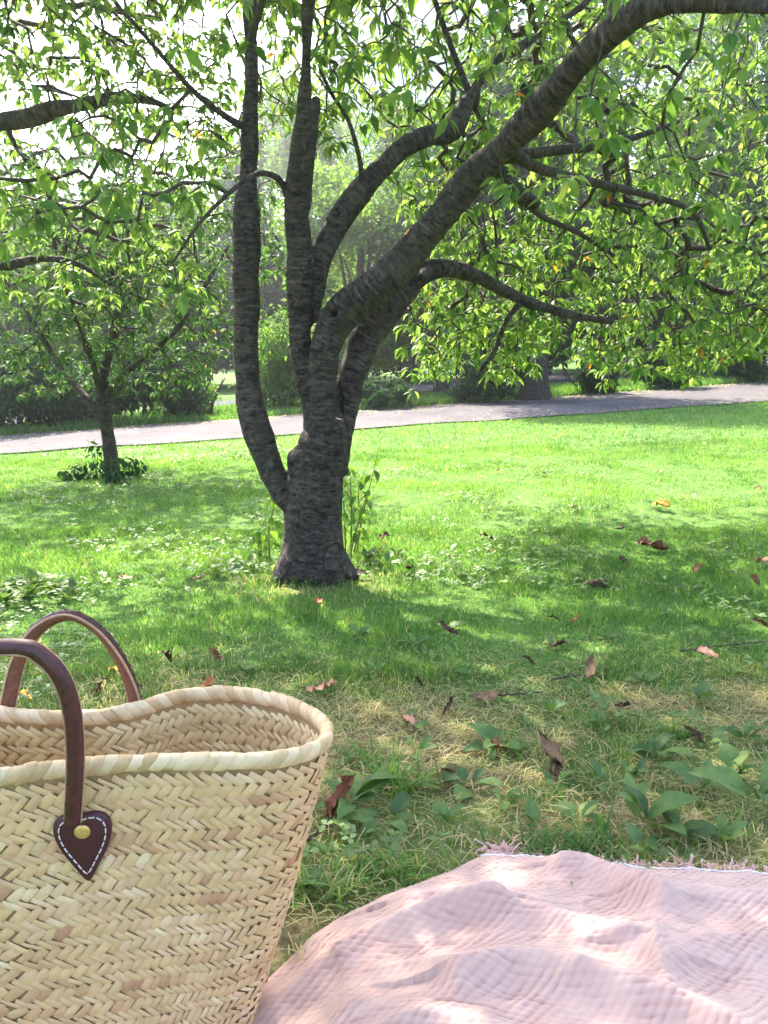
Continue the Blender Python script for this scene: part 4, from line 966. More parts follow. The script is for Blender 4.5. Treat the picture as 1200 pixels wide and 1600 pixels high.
def handle(front):
    if front:
        right = np.array([[-.3045, .6735, .298], at(118, 1190, .669), at(113, 1115, .665), at(97, 1062, .662), at(66, 1026, .660), at(20, 1011, .658)]); xc = right[-1, 0]; yo = -1
        left = right[::-1][1:].copy(); left[:, 0] = 2 * -.366 - left[:, 0]; xc = -.352
    else:
        right = np.array([[-.2865, .852, .296], at(216, 1122, .848), at(205, 1075, .843), at(184, 1028, .836), at(150, 985, .830), at(104, 963, .827)]); xc = right[-1, 0]; yo = 1
        left = np.array([at(58, 985, .825), at(30, 1030, .823), at(17, 1080, .822), at(8, 1135, .822), [-.436, .822, .296]])
    P = spline(np.concatenate([right, left]), 61)
    T = np.gradient(P, axis=0); T /= np.linalg.norm(T, axis=1, keepdims=True)
    W = np.zeros_like(P); W[:, 1] = yo; W -= T * np.einsum('ij,ij->i', W, T)[:, None]; W /= np.linalg.norm(W, axis=1, keepdims=True)
    U = np.cross(W, T)
    # the strap rolls towards the top of the arch
    tw = np.sin(np.linspace(0, math.pi, 61)) ** 1.4 * math.radians(52) * (1 if front else 1)
    outw = np.stack([P[:, 0] - xc, 0 * P[:, 0], P[:, 2] - .33], -1); sgn = np.sign(np.einsum('ij,ij->i', U, outw)); sgn[sgn == 0] = 1
    W2 = W * np.cos(tw)[:, None] + U * (np.sin(tw) * sgn)[:, None]; U2 = np.cross(W2, T)
    h = obj('handle', (lambda V, Fq: (lambda b: (b.add(V, Fq), b.mesh('handle'))[1])(Buf()))(*band(P, T, U2, W2, [(.0078 * math.cos(a), .0015 + (.0066 if math.sin(a) > 0 else .0028) * math.sin(a)) for a in np.linspace(0, 2 * math.pi, 16, endpoint=False)])), M_leather, bask)
    def sub(nm, prof, mat):
        b = Buf(); b.add(*band(P, T, U2, W2, prof)); obj(nm, b.mesh(nm), mat, h)
    sub('lining', [(-.0068, -.0010), (.0068, -.0010), (.0064, -.0030), (-.0064, -.0030)], M_suede)
    for sg in (-1, 1):
        sub('raw_edge', [(sg * .0072, -.0022), (sg * .0087, -.0016), (sg * .0089, .0006), (sg * .0076, .0010)], M_edge)
    # stitches along the seam
    stm = None
    for i in range(2, 59, 2):
        q = P[i] + W2[i] * .0062 + U2[i] * .0058; b = Buf(); b.add(*tube(np.array([q - T[i] * .0019, q + W2[i] * .0004, q + T[i] * .0019]), .00045, 5)); obj('stitch', b.mesh('stitch'), M_leather, h)
    # heart-shaped patches with stitching and a rivet
    for sx in (0, -1):
        c = P[0] if sx == 0 else P[-1]
        s0 = sl[np.argmin(np.hypot(dense[:, 0] - c[0], dense[:, 1] - (c[1] + (.02 if front else -.02))))]
        vv0 = (.262 - BZ0) / (BH - BZ0)
        Pq, a, b, n_, la = frame(np.array([s0]), np.array([vv0])); Pq, a, b, n_ = Pq[0], a[0], b[0], n_[0]
        if a[0] < 0: a = -a
        if abs(b[2]) > 0 and b[2] < 0: b = -b
        shp = np.array([(0, .0265), (.010, .0285), (.019, .0275), (.0262, .021), (.0282, .011), (.0262, -.001), (.021, -.014), (.0125, -.029), (.004, -.0435), (0, -.0475)])
        cur = spline(shp, 28); full = np.concatenate([cur, (cur[::-1][1:-1] * np.array([-1, 1]))])
        def pt(uv, o): return Pq + a * uv[0] + b * uv[1] + n_ * o
        K = len(full); bb = Buf()
        rings = [np.array([pt(q * sc, o) for q in full]) for sc, o in ((.985, .0022), (1.0, .0050), (.975, .0064), (.72, .0070), (.35, .0072))]
        V = np.concatenate(rings + [[pt((0, -.004), .0073)]]); k_ = np.arange(K); Fq = []
        for r in range(4): Fq.append(np.stack([r * K + k_, r * K + (k_ + 1) % K, (r + 1) * K + (k_ + 1) % K, (r + 1) * K + k_], -1))
        Fq = np.concatenate(Fq); Fq = np.concatenate([Fq[:, [0, 1, 2]], Fq[:, [0, 2, 3]], np.stack([4 * K + k_, 4 * K + (k_ + 1) % K, np.full(K, 5 * K)], -1)])
        bb.add(V, Fq[:, ::-1]); obj('leather_patch', bb.mesh('leather_patch'), M_patch, h)
        ins = full * .80; ins[:, 1] = full[:, 1] * .80 + .0005
        seg = np.concatenate([[0], np.cumsum(np.linalg.norm(np.diff(np.concatenate([ins, ins[:1]]), axis=0), axis=1))]); Lp = seg[-1]; ns_ = 22
        cl = np.concatenate([ins, ins[:1]])
        for q in range(ns_):
            ss = np.linspace(q * Lp / ns_, (q + .74) * Lp / ns_, 4); uv = np.stack([np.interp(ss, seg, cl[:, 0]), np.interp(ss, seg, cl[:, 1])], -1)
            b3 = Buf(); b3.add(*tube(np.array([pt(w_, .0068 + (.0006 if 0 < z_ < 3 else 0)) for z_, w_ in enumerate(uv)]), .00072, 6)); obj('stitch', b3.mesh('stitch'), M_thread, h)
        V = [pt((0,   .009), .0088)]; 
        for rr, oo in ((.0045, .0087), (.0070, .0083), (.0079, .0076), (.0081, .0066)):
            for a_ in np.linspace(0, 2 * math.pi, 18, endpoint=False): V.append(pt((rr * math.cos(a_), .009 + rr * .95 * math.sin(a_)), oo))
        Fq = [[0, 1 + (q + 1) % 18, 1 + q] for q in range(18)] + [f_ for r in range(3) for q in range(18) for f_ in ([1 + r * 18 + q, 1 + r * 18 + (q + 1) % 18, 1 + (r + 1) * 18 + (q + 1) % 18], [1 + r * 18 + q, 1 + (r + 1) * 18 + (q + 1) % 18, 1 + (r + 1) * 18 + q])]
        b4 = Buf(); b4.add(np.array(V), np.array(Fq)); obj('rivet', b4.mesh('rivet'), M_brass, h)
handle(True); handle(False)

# =================================================================== THE PINK BLANKET
def seg_dist(x, y, A, B):
    d = B - A; L2 = d @ d; t = np.clip(((x - A[0]) * d[0] + (y - A[1]) * d[1]) / L2, 0, 1)
    return x - (A[0] + t * d[0]), y - (A[1] + t * d[1]), t
def g2(px, py): 
    r = ray(px, py); k = (.03 - H) / r[2]; return np.array([r[0] * k, r[1] * k])
folds = [  # pixel polyline, height, half width near side, far side
 ([(880, 1335), (915, 1338), (965, 1362), (1030, 1400)], .034, .030, .030),
 ([(1035, 1382), (1110, 1380), (1200, 1384), (1320, 1390)], .022, .045, .035),
 ([(420, 1500), (500, 1466), (600, 1436), (700, 1416), (770, 1405)], .022, .030, .040),
 ([(640, 1408), (740, 1402), (850, 1420), (960, 1460), (1040, 1500)], .026, .032, .045),
 ([(720, 1520), (790, 1497), (860, 1500), (960, 1532), (1080, 1568), (1160, 1610)], .036, .030, .050),
 ([(1050, 1475), (1120, 1462), (1200, 1448), (1300, 1440)], .022, .034, .05),
 ([(400, 1560), (480, 1540), (560, 1545), (650, 1560)], .014, .035, .04),
 ([(1020, 1460), (1022, 1500), (1040, 1540)], .012, .014, .012),
 ([(900, 1470), (980, 1466), (1040, 1456)], .010, .018, .02),
 ([(560, 1590), (680, 1585), (760, 1600), (860, 1640)], .022, .03, .05),
]
def blanket_z(x, y):
    z = .014 + .016 * (fbm(x * 4 + 3, y * 5, 71, 3) - .4)
    for pl, hh, wn_, wf in folds:
        Q = np.array([g2(*p) for p in pl]); best = np.zeros_like(x)
        for A, B in zip(Q[:-1], Q[1:]):
            dx, dy, t = seg_dist(x, y, A, B); d2 = dx * dx + dy * dy; w = np.where(dy < 0, wn_, wf)
            best = np.maximum(best, np.where(dy < 0, np.exp(-(d2 / (w * w * .62))), np.exp(-np.sqrt(d2) / w * 1.15)))
        z = z + .98 * hh * best
    rid = 1 - np.abs(2 * fbm(x * 9 + 3 * y + .5, y * 13 - 2 * x, 72, 2) - 1); rid2 = 1 - np.abs(2 * fbm(x * 20 - 8 * y, y * 24 + 6 * x, 74, 2) - 1)
    z = z + .007 * (rid ** 3 - .4) + .0022 * (rid2 ** 3 - .4)
    return z
ns, nt = 470, 270
ss = np.linspace(0, 1.25, ns); ts = np.linspace(0, .98, nt)
Sg, Tg = np.meshgrid(ss, ts)
wob = .012 * np.sin(Sg * 11) * np.exp(-Tg * 8); wob2 = .010 * np.sin(Tg * 14 + 1) * np.exp(-Sg * 9)
Bx = BC[0] + Sg * BE1[0] + (Tg + wob) * BE2[0] + wob2 * BE1[0]; By = BC[1] + Sg * BE1[1] + (Tg + wob) * BE2[1] + wob2 * BE1[1]
Bz = blanket_z(Bx, By)
edge = smooth(0, .05, Sg) ** .6 * smooth(0, .035, Tg) ** .6
Bz = .010 + (Bz - .010) * (.35 + .65 * edge) 
# crinkled double gauze: puckered squares
jx = .0022 * fbm(Sg * 30, Tg * 30, 81, 2); jy = .0022 * fbm(Sg * 30 + 9, Tg * 30, 82, 2)
tl_ = Tg + jy * .9 + .02 * np.sin(Sg * 5) ; sl_ = Sg + jx * .9 + .02 * np.sin(Tg * 6)
a1 = smooth(.3, .7, fbm(Sg * 14, Tg * 30, 83, 2)); a2 = smooth(.42, .75, fbm(Sg * 34, Tg * 12, 84, 2))
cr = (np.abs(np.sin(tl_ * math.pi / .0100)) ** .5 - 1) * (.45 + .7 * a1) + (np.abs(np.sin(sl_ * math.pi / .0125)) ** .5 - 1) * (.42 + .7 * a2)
Bz = Bz + .0026 * cr + .0024 * (fbm(Sg * 45, Tg * 60, 85, 3) - .5)
foot = np.clip(1.35 - np.hypot((Bx - cen[0]) / .25, (By - cen[1]) / .13), 0, 1) ** .5
Bz = np.maximum(Bz, .004) * (1 - foot) - .004 * foot + terrain(Bx, By)
i = (np.arange(nt - 1)[:, None] * ns + np.arange(ns - 1)[None]).ravel()
Fb = np.stack([i, i + ns, i + ns + 1, i + 1], -1)
m = Mat('pink_gauze')
uvw = m.attr('st', True)
nz = m.noise(uvw, 26, 4); th = m.noise(m.scaled(uvw, (900, 900, 1)), 1.0, 2)
col = m.ramp(nz, [(.3, lin(193, 158, 143)), (.55, lin(201, 167, 151)), (.75, lin(208, 175, 159))])
seam = m.attr('crk')  # crinkle depth, darkens the colour down in the creases
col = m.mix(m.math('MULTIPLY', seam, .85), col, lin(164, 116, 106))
m.set(Base_Color=col, Roughness=.92); m.b.inputs['Specular IOR Level'].default_value = .12
m.b.inputs['Sheen Weight'].default_value = .25
m.bump(th, .35, .0008)
blk = thing('pink_blanket', 'crumpled pale pink crinkle cotton blanket with fringed edge spread on the grass', 'blanket', (.4, .8, 0))
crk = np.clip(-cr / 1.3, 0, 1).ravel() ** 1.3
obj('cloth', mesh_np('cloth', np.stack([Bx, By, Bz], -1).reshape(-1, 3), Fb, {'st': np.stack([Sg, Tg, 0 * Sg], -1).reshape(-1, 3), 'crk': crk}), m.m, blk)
M_yarn = flat_mat('fringe_yarn', [(.3, lin(206, 160, 150)), (.7, lin(222, 184, 174))], .9, 400, .4, .0006)
M_white = flat_mat('hem_thread', [(.3, lin(232, 226, 228)), (.7, lin(246, 242, 242))], .9, 500, .3, .0004)
k0 = 4; hp = np.stack([Bx[k0], By[k0], Bz[k0] + .0008], -1)[::2]
b = Buf(); b.add(*tube(hp, .0011, 6)); obj('hem', b.mesh('hem'), M_white, blk)
r_ = np.random.default_rng(66)
def tassel(px_, w, ln, nst, curl):
    b = Buf()
    for q in range(nst):
        s0 = px_ + r_.normal() * w; k = int(np.clip(s0 / 1.25 * (ns - 1), 0, ns - 1)); base = np.array([Bx[0, k], By[0, k], Bz[0, k]])
        dr = np.array([r_.normal() * .9 + .2, 1.0, .05 + r_.random() * .3]); dr /= np.linalg.norm(dr); L = ln * (.6 + .6 * r_.random()); pts = [base - dr * .004]; p = base.copy(); d = dr
        for z_ in range(7):
            p = p + d * L / 7; d = d + r_.standard_normal(3) * curl + np.array([0, 0, -.12]); d /= np.linalg.norm(d)
            p[2] = max(p[2], float(terrain(p[0], p[1])) + .012); pts.append(p.copy())
        b.add(*tube(spline(np.array(pts), 14), .0010, 5))
    obj('fringe_tassel', b.mesh('fringe_tassel'), M_yarn, blk)
for s0, w, ln, nst, cu in [(.018, .012, .034, 26, .42), (.045, .008, .028, 16, .45)] + [(.075 + .024 * q + r_.normal() * .006, .006, .016 + .014 * r_.random(), int(8 + 8 * r_.random()), .55) for q in range(48)]:
    tassel(s0, w, ln, nst, cu)

# =================================================================== WEEDS, FALLEN LEAVES, SHOOTS
def broad_template(width=.5, arch=.35, rows=7, fold=.18, wave=.02, petiole=.22):
    V = []; Fq = []
    cols = 5
    for i in range(rows + 1):
        t = i / rows; w = width / 2 * (math.sin(math.pi * (t ** .85)) ** .8 if 0 < t < 1 else .0) + (.02 if i == 0 else .002)
        r = petiole + t; zc = arch * math.sin(r * 1.25) * .8 - .28 * r * r * arch * 2
        for c in range(cols):
            f = (c - 2) / 2; V.append([r, f * w, zc + abs(f) * w * fold + wave * math.sin(t * 9 + f * 2) * abs(f) - .012 * (1 - abs(f)) * (1 if c == 2 else 0)])
    for i in range(rows):
        for c in range(cols - 1):
            a = i * cols + c; Fq += [[a, a + cols, a + cols + 1], [a, a + cols + 1, a + 1]]
    n = len(V); V += [[0, -.018, 0], [0, .018, 0], [petiole * .6, 0, .10 * arch]]; Fq += [[n, n + 2, n + 1], [n, 2, n + 2], [n + 1, n + 2, 2]]
    V = np.array(V) * np.array([.82, .82, .82]); return V, np.array(Fq)
WT = [broad_template(.52, .45), broad_template(.42, .7, wave=.03), broad_template(.6, .25, fold=.3), broad_template(.36, .55, wave=.015)]
weed_me = {}
def weed_mesh(k, q, mat):
    if (k, q, mat.name) not in weed_me:
        T, Fq = WT[k]; fv = np.concatenate([np.stack([np.repeat(np.linspace(0, 1, 8), 5), np.tile(np.linspace(-1, 1, 5), 8), np.zeros(40)], -1), np.zeros((3, 3))]); me = mesh_np('leaf', T, Fq, {'lv': np.full(len(T), q / 6), 'fv': fv}); me.materials.append(mat); weed_me[(k, q, mat.name)] = me
    return weed_me[(k, q, mat.name)]
def rosette(px, py, size, nleaf, label, seed, el=(.1, .7), group=None, name='plantain_weed', cat='weed', mat=None):
    g = ground_at(px, py); r_ = np.random.default_rng(seed); mat = mat or M_weed
    t = thing(name, label, cat, g, group)
    for i in range(nleaf):
        az = i * 2.4 + r_.normal() * .35; e = -(el[0] + (el[1] - el[0]) * r_.random()); s = size * (.6 + .55 * r_.random())
        Mx = (rotz(np.array([az])) @ roty(np.array([e])) @ rotx(np.array([r_.normal() * .3])))[0] * np.array([s, s * (.85 + .3 * r_.random()), s])
        o = obj('leaf', weed_mesh(int(r_.integers(0, 4)), int(np.clip(r_.normal() * 1.5 + 3, 0, 6)), mat), mat, t)
        place(o, Mx, g + np.array([r_.normal() * .004, r_.normal() * .004, .004]))
    return t
G = 'small broad-leaved weeds dotted in the worn turf'
LM = {(1020, 864): 'the big crumpled brown leaf', (930, 918): 'the two-tone tan leaf', (1104, 1042): 'the flat pale salmon leaf', (922, 1062): 'the grey leaf on the dark twig', (873, 1016): 'the blackish curled leaf', (1188, 886): 'the pale pinkish leaf',
      (600, 860): 'the shoots at the right foot of the forked trunk', (410, 890): 'the shoot at the left foot of the forked trunk', (250, 1060): 'the back handle of the basket', (502, 1090): 'the flat salmon-pink leaf', (480, 1350): 'the side of the basket', (640, 1140): 'the plantain beyond the basket rim',
      (750, 1310): 'the white-hemmed blanket corner', (880, 1310): 'the humped blanket edge', (1100, 1340): 'the blanket fringe', (1000, 1290): 'the large upright plantain', (1180, 1262): 'the biggest plantain', (772, 1172): 'the spreading plantain', (945, 1140): 'the plantain with upturned leaves', (1165, 1160): 'the narrow-leaved weed tuft',
      (700, 1000): 'the dark leaf on the shaded lawn', (760, 1098): 'the grey flattened leaf', (498, 950): 'the small orange leaf', (300, 930): 'the pale leaf on the left lawn', (858, 1195): 'the propped grey-brown leaf'}
def near_what(px, py): return min(LM.items(), key=lambda q: (q[0][0] - px) ** 2 + 3 * (q[0][1] - py) ** 2)[1]
rosette(772, 1172, .085, 9, 'spreading plantain with pale leaves and a rust-brown leaf caught beneath', 1, (.1, .6))
rosette(945, 1140, .080, 6, 'plantain with two upturned leaves on a bare straw patch', 2)
rosette(1022, 1186, .085, 6, 'plantain with one long pale leaf pointing right', 3)
rosette(1000, 1296, .098, 7, 'large upright plantain growing just beyond the blanket fringe', 4, (.35, 1.0))
rosette(1180, 1262, .135, 6, 'biggest plantain with glossy dark leaves at the turf edge beside the blanket', 5, (.25, .8))
rosette(1095, 1238, .075, 6, 'bright green seedling clump between the two large plantains', 6, (.3, 1.0))
rosette(540, 1262, .105, 8, 'broad plantain hugging the right side of the straw basket', 7, (.1, .6))
rosette(600, 1290, .08, 5, 'flat plantain between the straw basket and the blanket corner', 8, (.05, .45))
rosette(640, 1140, .055, 5, 'small plantain with a dead leaf under it beyond the basket rim', 9)
rosette(735, 1232, .06, 6, 'two-leaved weed in the turf straight behind the blanket corner', 10)
rosette(1092, 1100, .065, 6, 'low plantain in the greener turf above the long pale leaf', 11)
rosette(1165, 1160, .065, 6, 'narrow-leaved weed tuft by the right turf edge', 12, (.3, .9))
for k, (px, py, s) in enumerate([(700, 985, .06), (1040, 965, .06), (945, 1000, .05), (868, 1012, .05), (650, 1010, .06), (1075, 925, .06), (745, 918, .06), (560, 1000, .06), (380, 1052, .055), (820, 1145, .045), (870, 1230, .045), (1010, 1340, .05), (660, 880, .08), (705, 868, .07), (1150, 905, .07), (830, 865, .06), (600, 885, .09), (350, 900, .09), (300, 930, .07), (385, 890, .09), (250, 915, .07), (480, 970, .06), (690, 1230, .05)]):
    rosette(px, py, s, 5, 'small broad-leaved lawn weed beside ' + near_what(px, py), 40 + k, (.1, .7), G, 'lawn_weed')
for k, (px, py, s, n) in enumerate([(650, 1180, .05, 6), (700, 1290, .05, 5), (790, 1260, .05, 6), (830, 1300, .045, 5), (905, 1290, .05, 6), (930, 1230, .05, 6), (1060, 1310, .06, 6), (1130, 1320, .06, 6), (1150, 1215, .06, 6), (1110, 1170, .05, 6), (520, 1345, .05, 5), (560, 1320, .05, 6), (470, 1395, .05, 6), (985, 1215, .045, 5), (860, 1120, .05, 6), (740, 1060, .05, 6), (1000, 1070, .05, 6), (1140, 1060, .055, 6), (580, 1060, .05, 6), (470, 1040, .05, 5)]):
    rosette(px, py, s, n, 'low seedling weed in worn turf by ' + near_what(px, py), 170 + k, (.15, .95), 'seedling weeds in the worn turf', 'seedling_weed')
# leafy clump at the left
for k, (px, py) in enumerate([(20, 925), (55, 918), (85, 925), (10, 945), (45, 945), (110, 938), (-10, 930)]):
    rosette(px, py, .085, 13, 'bushy dark weed in the thick leafy clump on the left lawn', 80 + k, (.2, 1.1), 'bushy weeds in the leafy clump', 'bushy_weed')
# tufts of long grass
def tuft(px, py, n, h, w, label, seed, lvr=(.1, .6)):
    g = ground_at(px, py); r_ = np.random.default_rng(seed); b = Buf()
    t = thing('grass_tuft', label, 'grass tuft', g)
    for i in range(n):
        o = g + np.array([r_.normal() * w, r_.normal() * w * .7, -.004]); d = np.array([r_.normal() * .45, r_.normal() * .45, 1.0]); d /= np.linalg.norm(d); L = h * (.5 + .7 * r_.random()); P = []; p = o.copy()
        for k in range(6): P.append(p.copy()); p = p + d * L / 5; d = d + np.array([d[0] * .28, d[1] * .28, -.20]); d /= np.linalg.norm(d)
        P = np.array(P); sd = np.cross(d, [0, 0, 1.]); sd /= np.linalg.norm(sd) + 1e-9; wd = np.array([.8, 1, 1, .85, .55, .05])[:, None] * (.0013 + .0008 * r_.random())
        V = np.concatenate([P - sd * wd, P + sd * wd]); k = np.arange(5); b.add(V, np.stack([k, k + 6, k + 7, k + 1], -1), lvr[0] + (lvr[1] - lvr[0]) * r_.random())
    obj('blades', b.mesh('blades'), M_grass, t, kind='stuff')
tuft(622, 1232, 130, .085, .028, 'long green grass tuft behind the gap between basket and blanket', 1)
tuft(560, 1190, 60, .06, .02, 'short thick grass tuft close to the basket rim', 2)
tuft(905, 1345, 150, .07, .045, 'dark green grass tuft tucked behind the humped blanket edge', 3, (.0, .35))
tuft(860, 1338, 90, .06, .04, 'fine dark grass tuft behind the white-hemmed blanket corner', 4, (.0, .3))
tuft(600, 1370, 90, .055, .03, 'pale ragged grass tuft against the left edge of the blanket', 5, (.3, .9))
tuft(500, 1400, 90, .06, .03, 'yellowish grass tuft between the basket side and the blanket', 6, (.3, .95))
tuft(1060, 1150, 70, .06, .03, 'dense green grass tuft beside the plantain with upturned leaves', 7)
tuft(900, 1085, 60, .05, .02, 'spiky dark grass tuft next to a grey curled leaf', 8, (0, .3))
for k, (px, py, hh) in enumerate([(428, 902, .08), (450, 912, .09), (478, 916, .07), (505, 914, .09), (530, 906, .08), (552, 896, .09), (415, 893, .07)]):
    tuft(px, py, 45, hh, .03, ['long grass tuft at the left foot of the forked trunk', 'long grass tuft against the left root of the forked trunk', 'short grass tuft in front of the forked trunk', 'long grass tuft against the right root of the forked trunk', 'grass tuft at the right root under the shoots', 'tall grass tuft below the young cherry shoots', 'short grass tuft below the thin climbing shoot'][k], 30 + k, (.1, .7))
# ---- fallen leaves
dead = {
 'rust': [(.3, lin(92, 52, 34)), (.7, lin(142, 90, 62))], 'dark': [(.3, lin(54, 34, 28)), (.7, lin(92, 60, 46))], 'tan': [(.3, lin(150, 112, 80)), (.7, lin(196, 158, 122))],
 'salmon': [(.3, lin(190, 128, 96)), (.7, lin(222, 164, 130))], 'yellow': [(.3, lin(208, 150, 50)), (.7, lin(230, 184, 84))], 'grey': [(.3, lin(112, 84, 58)), (.7, lin(154, 122, 90))], 'orange': [(.3, lin(160, 92, 50)), (.7, lin(196, 128, 76))]}
dead_m = {k: flat_mat('dead_leaf_' + k, v, .7, 70, .6, .002) for k, v in dead.items()}
def fallen(px, py, size, col, label, seed, curl=1.2, tilt=.2, lift=.006, az=None, group=None, wd=.55):
    g = ground_at(px, py); r_ = np.random.default_rng(seed); rows, cols = 9, 7; V = []; 
    for i in range(rows + 1):
        t = i / rows; w = wd / 2 * max(.012, math.sin(math.pi * t ** .9) ** .75) * (1 + .10 * (-1) ** i)
        for c in range(cols):
            f = (c - 3) / 3; a = f * curl; R_ = w / max(curl, .05)
            yy = R_ * math.sin(a); zz = R_ * (1 - math.cos(a)) + .10 * math.sin(t * 4 + seed) + .075 * r_.normal() * abs(f) + (.02 if c == 3 else 0)
            V.append([(t - .5) + .03 * r_.normal() * abs(f), yy, zz])
    V = np.array(V); Fq = np.array([[i * cols + c, (i + 1) * cols + c, (i + 1) * cols + c + 1, i * cols + c + 1] for i in range(rows) for c in range(cols - 1)])
    az = r_.random() * 6.283 if az is None else az
    Mx = (rotz(np.array([az])) @ roty(np.array([tilt])) @ rotx(np.array([r_.normal() * .3])))[0] * size
    V = V @ Mx.T + g
    V[:, 2] += max(0, g[2] + lift - V[:, 2].min())
    t = thing('fallen_leaf', label, 'leaf', g, group)
    b = Buf(); b.add(V, Fq); obj('blade', b.mesh('blade'), dead_m[col], t)
    e = V[3]; dr = Mx @ np.array([-1, 0, .15]); dr = dr / np.linalg.norm(dr)
    b = Buf(); b.add(*tube(spline([e, e + dr * size * .16, e + dr * size * .3 + np.array([0, 0, -.004])], 6), size * .012, 5)); obj('stalk', b.mesh('stalk'), dead_m['dark'], t)
fallen(535, 1280, .085, 'rust', 'folded rust-orange leaf standing on edge among plantain by the basket', 1, 1.6, -.9, .01, 1.0)
fallen(858, 1195, .075, 'grey', 'grey-brown curled leaf propped upright with dark red underside showing', 2, 1.3, -.7, .012, 2.2)
fallen(868, 1212, .06, 'dark', 'dark red-brown leaf lying beneath the propped grey-brown leaf', 3, .8, .1)
fallen(502, 1090, .075, 'salmon', 'flat salmon-pink leaf just beyond the basket rim', 4, .5, .15, .02, .3)
fallen(770, 1178, .07, 'rust', 'crumpled rust-brown leaf under the spreading plantain', 5, 1.4, .2)
fallen(1042, 1275, .05, 'tan', 'small tan curled leaf behind the large upright plantain', 6, 1.3, -.4)
fallen(1104, 1042, .07, 'salmon', 'flat pale salmon leaf on green turf beside a thin dark twig', 7, .3, .1, .022, .1)
fallen(1020, 864, .16, 'rust', 'big crumpled brown leaf, largest of those on the sunlit lawn', 8, 1.2, .1, .01, .1)
fallen(972, 880, .09, 'dark', 'dark crumpled leaf just in front of the big crumpled brown leaf', 9, 1.4, .1)
fallen(930, 918, .11, 'tan', 'two-tone tan and dark curled leaf at the edge of the shade', 10, 1.3, .2, .01, .2)
fallen(938, 922, .07, 'dark', 'blackish leaf tucked under the two-tone tan leaf', 11, 1.0, .1)
fallen(1188, 886, .09, 'salmon', 'pale pinkish leaf with curled edge by the right turf', 12, .9, .3)
fallen(1178, 918, .06, 'rust', 'small rust leaf upright in the grass below the pale pinkish leaf', 13, 1.2, .8)
fallen(1190, 988, .07, 'rust', 'crumpled red-brown leaf at the right edge of the shaded turf', 14, 1.2, .3)
fallen(922, 1062, .07, 'grey', 'grey leaf standing up at the end of a short dark twig', 15, .8, -.8, .01, 1.2)
fallen(898, 978, .045, 'orange', 'small orange-brown leaf upright beside a pale green weed', 16, 1.2, .9)
fallen(873, 1016, .07, 'dark', 'blackish curled leaf lying in the turf behind the grey upright leaf', 17, 1.4, .1)
fallen(864, 972, .045, 'dark', 'small dark brown leaf in the bright patch of turf', 18, 1.2, .2)
fallen(824, 1042, .04, 'dark', 'tiny dark leaf in yellowish turf left of the blackish curled leaf', 19, 1.2, .4)
fallen(655, 1078, .035, 'dark', 'tiny dark leaf on edge in green turf beyond the basket', 20, 1.2, .6)
fallen(700, 1122, .045, 'dark', 'narrow blackish leaf standing upright in the turf', 21, .9, -1.2, .008, .2, None, .35)
fallen(972, 1112, .045, 'dark', 'dark maroon leaf behind the plantain with upturned leaves', 22, 1.2, .5)
fallen(157, 1090, .055, 'rust', 'brown leaf on edge seen through the handle of the basket', 23, 1.0, -.7)
fallen(180, 1060, .045, 'yellow', 'small yellow leaf lying flat seen through the back handle', 24, .5, .1, .02)
fallen(40, 1105, .05, 'yellow', 'pale yellowish leaf in the grass between the two handles', 25, .6, .1, .02)
fallen(262, 1042, .05, 'dark', 'dark brown leaf upright in grass beside the back handle', 26, 1.1, .8)
fallen(337, 1034, .05, 'rust', 'reddish leaf in worn turf beyond the basket opening', 27, 1.0, .6)
fallen(322, 1080, .06, 'orange', 'orange and yellow leaf just behind the basket rim', 28, 1.0, .3)
fallen(498, 950, .05, 'orange', 'small orange leaf on dark green turf in front of the trunk', 29, .7, .2, .02)
fallen(1032, 798, .13, 'yellow', 'yellow leaf lying on the brightest part of the lawn', 30, .4, .1, .03)
fallen(640, 1138, .04, 'salmon', 'small pinkish leaf under the plantain beyond the basket rim', 31, 1.2, .4)
fallen(700, 1220, .05, 'rust', 'brown leaf scrap beside the two-leaved weed', 32, 1.3, .3)
fallen(1085, 1162, .05, 'dark', 'dark leaf with a hooked edge beside the dense green tuft', 33, 1.2, .2)
fallen(760, 1098, .07, 'grey', 'grey flattened leaf in the shaded worn turf', 34, .5, .05)
GL = 'small brown leaves scattered on the far lawn'
for k, (px, py, c) in enumerate([(780, 740, 'salmon'), (1030, 742, 'salmon'), (1185, 770, 'salmon'), (600, 850, 'dark'), (760, 850, 'dark'), (968, 834, 'dark'), (310, 912, 'tan'), (195, 912, 'tan'), (560, 905, 'dark'), (1090, 900, 'rust'), (640, 900, 'dark'), (700, 1000, 'dark'), (850, 745, 'tan'), (900, 800, 'tan')]):
    fallen(px, py, .07, c, {'salmon': 'small pinkish dry leaf', 'dark': 'small dark dry leaf', 'tan': 'small tan dry leaf', 'rust': 'small rust-red dry leaf'}[c] + ' lying on the open lawn', 60 + k, .9, .2, .02, None, GL)
# ---- twigs on the ground
def fallen_twig(pts, r, label, seed):
    P = np.array([ground_at(*p) for p in pts]) + np.array([0, 0, .016]); q = spline(P, 20); q += np.random.default_rng(seed).standard_normal(q.shape) * .0016
    t = thing('fallen_twig', label, 'twig', P[0]); b = Buf(); b.add(*tube(q, np.linspace(r, r * .45, 20), 6)); obj('stick', b.mesh('stick'), M_twig, t)
    for f_ in (6, 12):
        b = Buf(); d = np.array([.02, .025 * (-1) ** f_, .008]); b.add(*tube(np.array([q[f_], q[f_] + d * .6, q[f_] + d + np.array([.004, 0, .002])]), [r * .5, r * .4, r * .2], 5)); obj('side_shoot', b.mesh('side_shoot'), M_twig, t)
fallen_twig([(1062, 1026), (1100, 1020), (1150, 1014), (1195, 1010)], .0035, 'thin dark twig lying in green turf above the pale salmon leaf', 1)
fallen_twig([(862, 1072), (900, 1064), (945, 1068)], .003, 'short dark twig ending at the grey standing leaf', 2)
